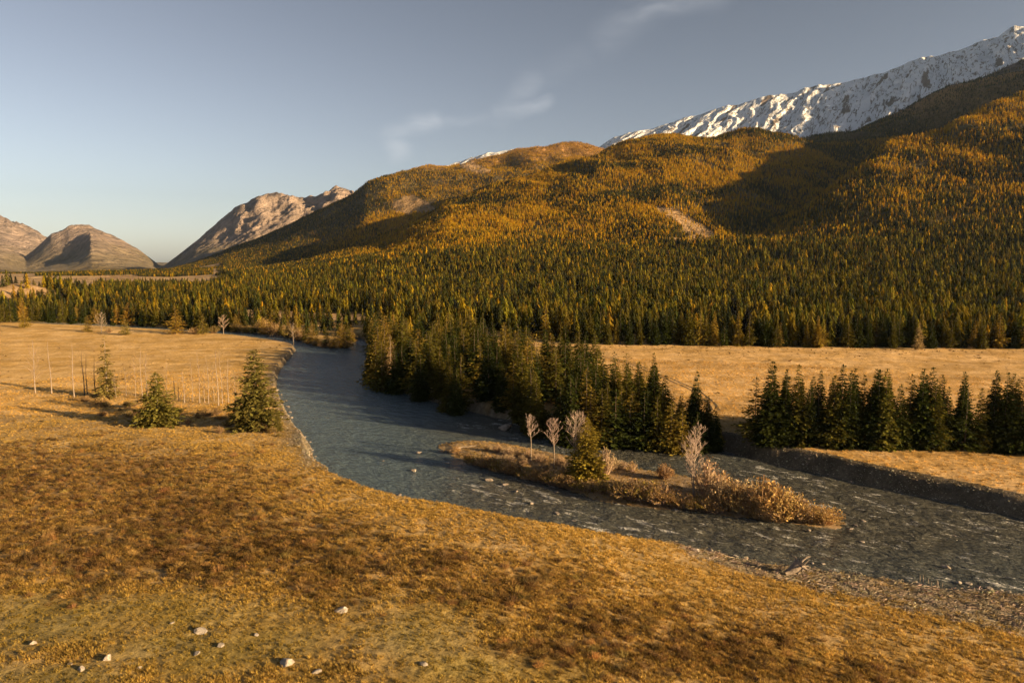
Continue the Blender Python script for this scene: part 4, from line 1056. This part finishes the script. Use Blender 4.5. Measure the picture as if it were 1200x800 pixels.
for i, (u, vb, hp) in enumerate([(548, 540, 9), (558, 544, 13), (567, 547, 15), (577, 550, 15), (586, 552, 16), (597, 555, 15), (607, 558, 15), (618, 561, 14), (628, 563, 15), (638, 566, 15), (648, 568, 15), (658, 570, 16), (668, 573, 15), (680, 575, 14), (534, 531, 9)]):
    bush('brown leaved bush on the near edge of the upstream half of the island', gh, u, vb, hp, (BR, OG, OR)[i % 3], (0, 4, 1)[i % 3], 1.1)
gp = 'pinkish low bushes on the far side of the island'
for i, (u, vb, hp) in enumerate([(570, 528, 8), (583, 530, 9), (595, 532, 9), (607, 535, 10), (619, 537, 10), (631, 540, 10), (640, 545, 11), (656, 545, 11), (668, 550, 12), (640, 552, 11), (612, 545, 11), (594, 541, 10), (660, 558, 12), (629, 553, 11), (728, 549, 10), (741, 552, 12), (719, 550, 13)]):
    bush('pinkish tan bush on the far side of the island', gp, u, vb, hp, PK if i % 3 else OR, (3, 0, 2)[i % 3], 1.2, (.38, .26, .18))
bush('round golden brown bush alone between the island conifer and the birch', None, 779, 561, 17, BR, 0, 1.2)
gf = 'scrub at the foot of the bare trees'
for i in range(44):
    u = trd.uniform(92, 345); vb = np.interp(u, [92, 200, 345], [468, 482, 501]) + trd.gauss(2, 5)
    if u > 333: continue
    bush('low brown scrub bush at the foot of the bare trees and conifers', gf, u, vb, trd.uniform(4, 9), (BR, OG, OR)[i % 3], trd.randrange(5), 1.4, (.22, .15, .10))
for i in range(16):
    u = trd.uniform(436, 830); vb = np.interp(u, [436, 495, 560, 640, 700, 770, 838], [440, 465, 482, 500, 512, 516, 523]) + trd.uniform(-2, .5)
    bush('dim leafless bush under the spruces along the far water edge', 'bushes under the spruces along the far water edge', u, vb, trd.uniform(8, 15), BR, trd.randrange(5), 1.0)
for i, (u, vb, hp) in enumerate([(309, 389, 19), (350, 399, 13), (362, 403, 9), (280, 388, 10), (322, 392, 16), (337, 396, 14), (370, 405, 8), (379, 407, 9), (397, 408, 10), (406, 407.5, 12), (388, 407.5, 9), (251, 390, 10), (228, 391, 9), (128, 390, 7)]):
    bush('tan willow bush at the water where the river bends out of sight', 'willow bushes at the far river bend', u, vb, hp * .85, (OR, BR, OG)[i % 3], i % 5, 1.2, (.24, .16, .09))

# ---- stones
SM = [rock_me('rock_%d' % i, 300 + i, M['stone'], (.6, .45, .75, .5)[i % 4]) for i in range(6)]
RM = [rock_me('river_rock_%d' % i, 320 + i, M['wetstone'], (.5, .4, .6)[i % 3]) for i in range(5)]
def rock(label, group, u, v, wpx, k=0, water=False):
    x, y, z = stand(u, v); s = wpx * y / F_
    o = link('rock', (RM if water else SM)[k % (5 if water else 6)], None, (x, y, z + .10 * s)); o.scale = (s, s, s * trd.uniform(.75, 1.1)); o.rotation_euler = (trd.uniform(-.15, .15), trd.uniform(-.15, .15), trd.uniform(0, 6.28))
    tag(o, label, 'rock', group)
for i, (u, v, w_, lab) in enumerate([(39, 754, 9, 'pale angular rock upright in the grass at the far left'), (82.5, 778, 7, 'small rounded pale rock, left one of the pair in the bottom left grass'), (95, 784, 10, 'flat pale rock, right one of the pair in the bottom left grass'),
    (235, 740, 15, 'low tan rock half sunk in green turf, with a smaller one below it'), (230, 766, 9, 'small whitish rock below the low tan one'), (202, 730, 6, 'tiny pale stone up the slope left of the low tan rock'), (337, 778, 20, 'broad flat tan rock near the bottom edge'), (258, 757, 10, 'dull tan stone right of the small whitish rock'),
    (126, 772, 12, 'flat grassy stone near the bottom left pair'), (400, 716, 14, 'isolated bright boulder in the middle of the near slope'), (497, 778, 10, 'knobbly grey stone near the bottom centre'), (371, 788, 11, 'brown stone right of the broad flat tan rock'), (163, 783, 7, 'small pale stone between the flat grassy stone and the tan ones'), (300, 744, 7, 'small brown stone up right of the low tan rock')]):
    rock(lab, None, u, v, w_, i)
for i, (u, v, w_) in enumerate([(491, 530.5, 6), (524, 543, 6), (485, 552, 7), (469, 580, 5), (449, 540, 3)]):
    rock('sunlit boulder standing in the calm water left of the island', 'boulders in the water left of the island', u, v, w_, i, True)
for i, (u, v, w_) in enumerate([(573, 563, 8), (592, 568, 7), (605, 576, 5), (653, 602, 8), (672, 611, 6), (653, 577, 4), (555, 574, 4), (623, 590, 5)]):
    rock('low rock breaking the surface between the island and the near slope', 'rocks in the near channel', u, v, w_, i, True)
for i, (u, v, w_) in enumerate([(1108, 665, 9), (1012, 611, 6), (948, 622, 5), (1003, 616, 5), (1010, 635, 6), (997, 620, 6), (1118, 628, 4)]):
    rock('rock among the small rapids below the island tip', 'rocks in the rapids below the island', u, v, w_, i, True)
rock('dark flat boulder with white water around it in the far channel', None, 592, 503, 16, 2, True)
rock('large pale boulder at the foot of the dark stand across the far channel', None, 751, 517, 13, 0)
rock('white stone lying on the island right of the conifer', None, 709, 556, 6, 1)
for i, (u, v, w_) in enumerate([(1123, 683, 8), (1135, 684, 7), (1160, 690, 7), (1174, 692, 6), (1182, 693, 5), (965, 661, 5), (952, 660, 4), (862, 652, 6), (833, 646, 7), (815, 645, 9), (1008, 672, 5)]):
    rock('pale stone at the water line of the gravel shore', 'stones at the water line of the gravel shore', u, v, w_, i)

for i in range(22):
    f = trd.random(); v = 452 + f * 90; u = np.interp(v, [452, 480, 500, 520, 540], [327, 338, 348, 365, 371]) + trd.uniform(-5, 1)
    rock('brown stone on the narrow shore below the big pine', 'stones on the shore below the big pine', u, v, trd.uniform(2.5, 5), i, True)
# ---- root stump and driftwood
def root_stump(u, v, s):
    x, y, z = stand(u, v); rd = random.Random(77)
    t = thing('root_stump', 'grey uprooted tree stump with tangled roots on the gravel shore', 'stump', (x, y, z), .4)
    mb = MB(); mb.tube([(-.8 * s, .3 * s, .2 * s), (-.45 * s, .1 * s, .45 * s), (0, 0, .75 * s), (.35 * s, 0, .95 * s)], [.25 * s, .32 * s, .42 * s, .5 * s], 9)
    part('trunk', mb.mesh('stump_trunk', M['drift'], True), t)
    for i in range(26):
        mb = MB(); a = rd.uniform(0, 6.28); e = rd.uniform(-.7, 1.0); L_ = s * rd.uniform(.7, 1.6)
        d = np.array([.35, math.cos(a), math.sin(a) * .8 + .25]); p = np.array([.3, 0, .85]) * s; pts = [p]
        for k in range(5):
            d = d + np.array([rd.uniform(-.5, .6), rd.uniform(-.4, .4), rd.uniform(-.5, .3)]); pts.append(pts[-1] + d / np.linalg.norm(d) * L_ / 5)
        mb.tube(pts, [.16 * s, .12 * s, .09 * s, .06 * s, .04 * s, .015 * s], 6)
        part('root', mb.mesh('stump_root', M['drift'], True), t)
root_stump(932, 674, 1.7)
def log(label, u, v, ln, az, r, mat='drift', group=None):
    x, y, z = stand(u, v); rd = random.Random(int(u)); mb = MB(); pts = [np.array([ln * (f - .5) * math.cos(az), ln * (f - .5) * math.sin(az) + .06 * ln * math.sin(f * 4), r * .8 + .05 * math.sin(f * 9)]) for f in np.linspace(0, 1, 7)]
    mb.tube(pts, [r * (1.15 - .8 * i / 6) for i in range(7)], 7)
    for k in range(3):
        p = pts[2 + k]; e = p + np.array([rd.uniform(-.5, .5), rd.uniform(-.5, .5), rd.uniform(.2, .6)]) * ln * .16; mb.tube([p, (p + e) / 2, e], [r * .4, r * .3, r * .12], 5)
    o = link('driftwood_log', mb.mesh('driftwood_log', M[mat], True), None, (x, y, z)); tag(o, label, 'log', group)
log('bleached driftwood log lying on the stony head of the island', 548, 524, 5.5, .5, .16)
log('darker crooked driftwood log below the bleached one at the island head', 541, 530, 4.5, -.2, .15)
log('short bleached log at the water line of the island head', 528, 528, 3.2, .9, .12)
log('dark log lying across the gravel shore at the right', 1146, 713, 2.8, -.1, .15, 'bark')
log('pale branch on the gravel shore left of the root stump', 873, 662, 2.2, .5, .08)
log('pale branch on the gravel shore between stump and stakes', 1010, 690, 2.4, -.6, .08)
for i, (u, v, hp) in enumerate([(1078, 681, 8), (1082, 682, 9), (1088, 683, 6), (1091, 686, 5), (1098, 686, 8), (1099.5, 687, 7), (1104, 687, 5), (1071, 680, 5)]):
    x, y, z = stand(u, v); h = px_height(x, y, z, v, v - hp); mb = MB(); l = trd.uniform(-.12, .12)
    mb.tube([(0, 0, -.2), (l * .5, 0, h * .5), (l, .02, h)], [.055, .05, .035], 6)
    o = link('wooden_stake', mb.mesh('wooden_stake', M['drift'], True), None, (x, y, z)); tag(o, 'short weathered stake in the cluster on the gravel shore at the right', 'stake', 'weathered stakes on the gravel shore')

# ---- two dark brown strips draped over the right meadow
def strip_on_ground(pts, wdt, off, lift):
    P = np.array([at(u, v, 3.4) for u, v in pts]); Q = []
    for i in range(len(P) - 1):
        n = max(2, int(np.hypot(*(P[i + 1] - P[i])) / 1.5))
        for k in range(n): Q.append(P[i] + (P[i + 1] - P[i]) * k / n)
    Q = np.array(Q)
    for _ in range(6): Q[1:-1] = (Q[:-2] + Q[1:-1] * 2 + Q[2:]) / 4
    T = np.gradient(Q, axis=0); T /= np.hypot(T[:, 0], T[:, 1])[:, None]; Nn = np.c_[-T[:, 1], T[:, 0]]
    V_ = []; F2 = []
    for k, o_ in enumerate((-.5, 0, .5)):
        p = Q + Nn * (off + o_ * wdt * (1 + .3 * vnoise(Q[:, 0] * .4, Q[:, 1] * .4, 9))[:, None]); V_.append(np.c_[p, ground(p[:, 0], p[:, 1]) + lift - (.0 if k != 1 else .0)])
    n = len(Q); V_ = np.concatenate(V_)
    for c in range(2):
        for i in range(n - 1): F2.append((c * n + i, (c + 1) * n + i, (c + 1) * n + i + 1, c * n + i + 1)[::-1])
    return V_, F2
STRIP_PX = [(684, 415), (705, 419), (730, 424), (752, 431), (776, 441), (800, 450.5), (816, 458), (832, 470), (840, 482)]
M['dark_brown'] = plain_mat('strip_dark_brown', (.075, .055, .032, 1), (.13, .095, .055, 1), 1.5)
va, fa = strip_on_ground(STRIP_PX, .8, -1.1, .05); vb_, fb = strip_on_ground(STRIP_PX, .7, 1.0, .05)
o = link('dark_strips', mesh_np('dark_strips', np.concatenate([va, vb_]), np.concatenate([np.array(fa), np.array(fb) + len(va)]), M['dark_brown'])); tag(o, 'two dark brown strips curving across the pale right meadow', kind='structure')
HAZE_D = 0.000012
SKY_SAT = 0.46; SKY_TINT = (.595, .570, .575, 1); CLOUD_C = (5.6, 5.7, 5.9, 1); SKY_STR = 0.05
SUN_STR = 5.0; SUN_COL = (1.0, 0.71, 0.37); EXPOSURE = 1.55
hz = bpy.data.materials.new('haze'); hz.use_nodes = True; hz.node_tree.nodes.clear()
_o = hz.node_tree.nodes.new('ShaderNodeOutputMaterial'); _v = hz.node_tree.nodes.new('ShaderNodeVolumePrincipled')
_v.inputs['Density'].default_value = HAZE_D; _v.inputs['Color'].default_value = (.55, .74, 1.0, 1); _v.inputs['Anisotropy'].default_value = .3
hz.node_tree.links.new(_v.outputs[0], _o.inputs['Volume'])
xa, ya = np.abs(X).max() + 50, Y.max() + 50; zt = Z.max() + 60; zb = Z.min() - 1; yb = min(Y.min(), -60) - 40
vb = [(sx * xa, y, z) for z in (zb, zt) for y in (yb, ya) for sx in (-1, 1)]
o = link('haze', mesh_np('haze', vb, [(0, 2, 3, 1), (4, 5, 7, 6), (0, 1, 5, 4), (2, 6, 7, 3), (0, 4, 6, 2), (1, 3, 7, 5)], hz, False)); tag(o, 'thin pale air haze over the whole valley', kind='stuff')
# ------------------------------------------------------------------ sky, sun, camera
w = bpy.data.worlds.new('World'); scene.world = w; w.use_nodes = True
nt = w.node_tree; bg = nt.nodes['Background']
sky = N(nt, 'ShaderNodeTexSky', sky_type='NISHITA', sun_disc=False)
sky.sun_elevation = SUN_EL
sun_az = math.atan2(SUN_DIR[0], SUN_DIR[1])
sky.sun_rotation = sun_az
sky.altitude = 1500; sky.air_density = 1.0; sky.dust_density = 2.2; sky.ozone_density = 1.0
tc = N(nt, 'ShaderNodeTexCoord').outputs['Generated']
hs = N(nt, 'ShaderNodeHueSaturation'); hs.inputs['Saturation'].default_value = SKY_SAT; L(nt, sky.outputs[0], hs.inputs['Color'])
# thin cirrus, fixed in the sky dome
sep = N(nt, 'ShaderNodeSeparateXYZ'); L(nt, tc, sep.inputs[0])
def dirv(u, v):
    d = np.array([float(a) for a in ray(u, v)]); return d / np.linalg.norm(d)
wn = N(nt, 'ShaderNodeTexNoise'); wn.inputs['Scale'].default_value = 7; wn.inputs['Detail'].default_value = 3; L(nt, tc, wn.inputs['Vector'])
off = N(nt, 'ShaderNodeVectorMath', operation='MULTIPLY_ADD'); L(nt, wn.outputs['Color'], off.inputs[0]); off.inputs[1].default_value = (.05, .05, .05); L(nt, tc, off.inputs[2])
def seg(p, q, wd, amp):
    """soft streak between two sky directions"""
    a, b = dirv(*p) + .025, dirv(*q) + .025
    ab = b - a
    s = N(nt, 'ShaderNodeVectorMath', operation='SUBTRACT'); L(nt, off.outputs[0], s.inputs[0]); s.inputs[1].default_value = a
    d = N(nt, 'ShaderNodeVectorMath', operation='DOT_PRODUCT'); L(nt, s.outputs[0], d.inputs[0]); d.inputs[1].default_value = ab / np.dot(ab, ab)
    c = N(nt, 'ShaderNodeClamp'); L(nt, d.outputs['Value'], c.inputs[0])
    sc = N(nt, 'ShaderNodeVectorMath', operation='SCALE'); sc.inputs[0].default_value = ab; L(nt, c.outputs[0], sc.inputs['Scale'])
    e = N(nt, 'ShaderNodeVectorMath', operation='DISTANCE'); L(nt, s.outputs[0], e.inputs[0]); L(nt, sc.outputs[0], e.inputs[1])
    m = N(nt, 'ShaderNodeMapRange', interpolation_type='SMOOTHSTEP'); L(nt, e.outputs['Value'], m.inputs[0])
    m.inputs[1].default_value = 0; m.inputs[2].default_value = wd; m.inputs[3].default_value = amp; m.inputs[4].default_value = 0
    return m.outputs[0]
cl = None
for p, q, wd, amp in [((468, 184), (458, 162), .020, .30), ((458, 160), (505, 143), .020, .32), ((505, 143), (590, 146), .014, .12), ((585, 139), (640, 126), .016, .30), ((600, 130), (622, 95), .022, .16),
                      ((622, 92), (680, 65), .03, .05), ((715, 40), (760, 10), .04, .12), ((760, 12), (840, -8), .028, .2)]:
    s = seg(p, q, wd, amp)
    cl = s if cl is None else mathn(nt, 'MAXIMUM', cl, s)
cm = N(nt, 'ShaderNodeMapping'); cm.inputs['Scale'].default_value = (9, 9, 30); L(nt, off.outputs[0], cm.inputs[0])
cl = mathn(nt, 'MULTIPLY', cl, mapr(nt, noise(nt, cm.outputs[0], 1.6, 6, .6), .3, .7, .25, 1.1))
gm_ = N(nt, 'ShaderNodeGamma'); gm_.inputs[1].default_value = 1.48
L(nt, mixn(nt, 1.0, hs.outputs[0], (.75, .75, .75, 1), 'MULTIPLY'), gm_.inputs[0])
tint = mixn(nt, 1.0, gm_.outputs[0], SKY_TINT, 'MULTIPLY')
L(nt, mixn(nt, cl, tint, CLOUD_C), bg.inputs[0])
bg.inputs[1].default_value = SKY_STR
sl = bpy.data.lights.new('sun', 'SUN'); sl.energy = SUN_STR; sl.angle = R(.5); sl.color = SUN_COL
so = bpy.data.objects.new('sun', sl); col.objects.link(so)
sd = np.array([SUN_DIR[0] * math.cos(SUN_EL), SUN_DIR[1] * math.cos(SUN_EL), math.sin(SUN_EL)])
from mathutils import Vector
so.rotation_euler = Vector(sd).to_track_quat('Z', 'Y').to_euler()
so.location = (300, -100, 200)
cam = bpy.data.cameras.new('camera'); cam.sensor_width = 36; cam.lens = 36 * F_ / 1200; cam.clip_start = .5; cam.clip_end = 60000
co = bpy.data.objects.new('camera', cam); col.objects.link(co)
co.location = (0, 0, CAMZ); co.rotation_euler = (math.pi / 2 - PITCH, 0, 0)
scene.camera = co
scene.view_settings.view_transform = 'Standard'; scene.view_settings.look = 'None'
scene.view_settings.exposure = EXPOSURE; scene.view_settings.gamma = 1
scene.render.resolution_x = 1024; scene.render.resolution_y = 682
cy = scene.cycles
cy.max_bounces = 4; cy.diffuse_bounces = 2; cy.glossy_bounces = 2; cy.transmission_bounces = 2; cy.volume_bounces = 0; cy.transparent_max_bounces = 6
cy.use_denoising = True
cy.use_adaptive_sampling = True; cy.adaptive_threshold = 0.02
cy.caustics_reflective = False; cy.caustics_refractive = False
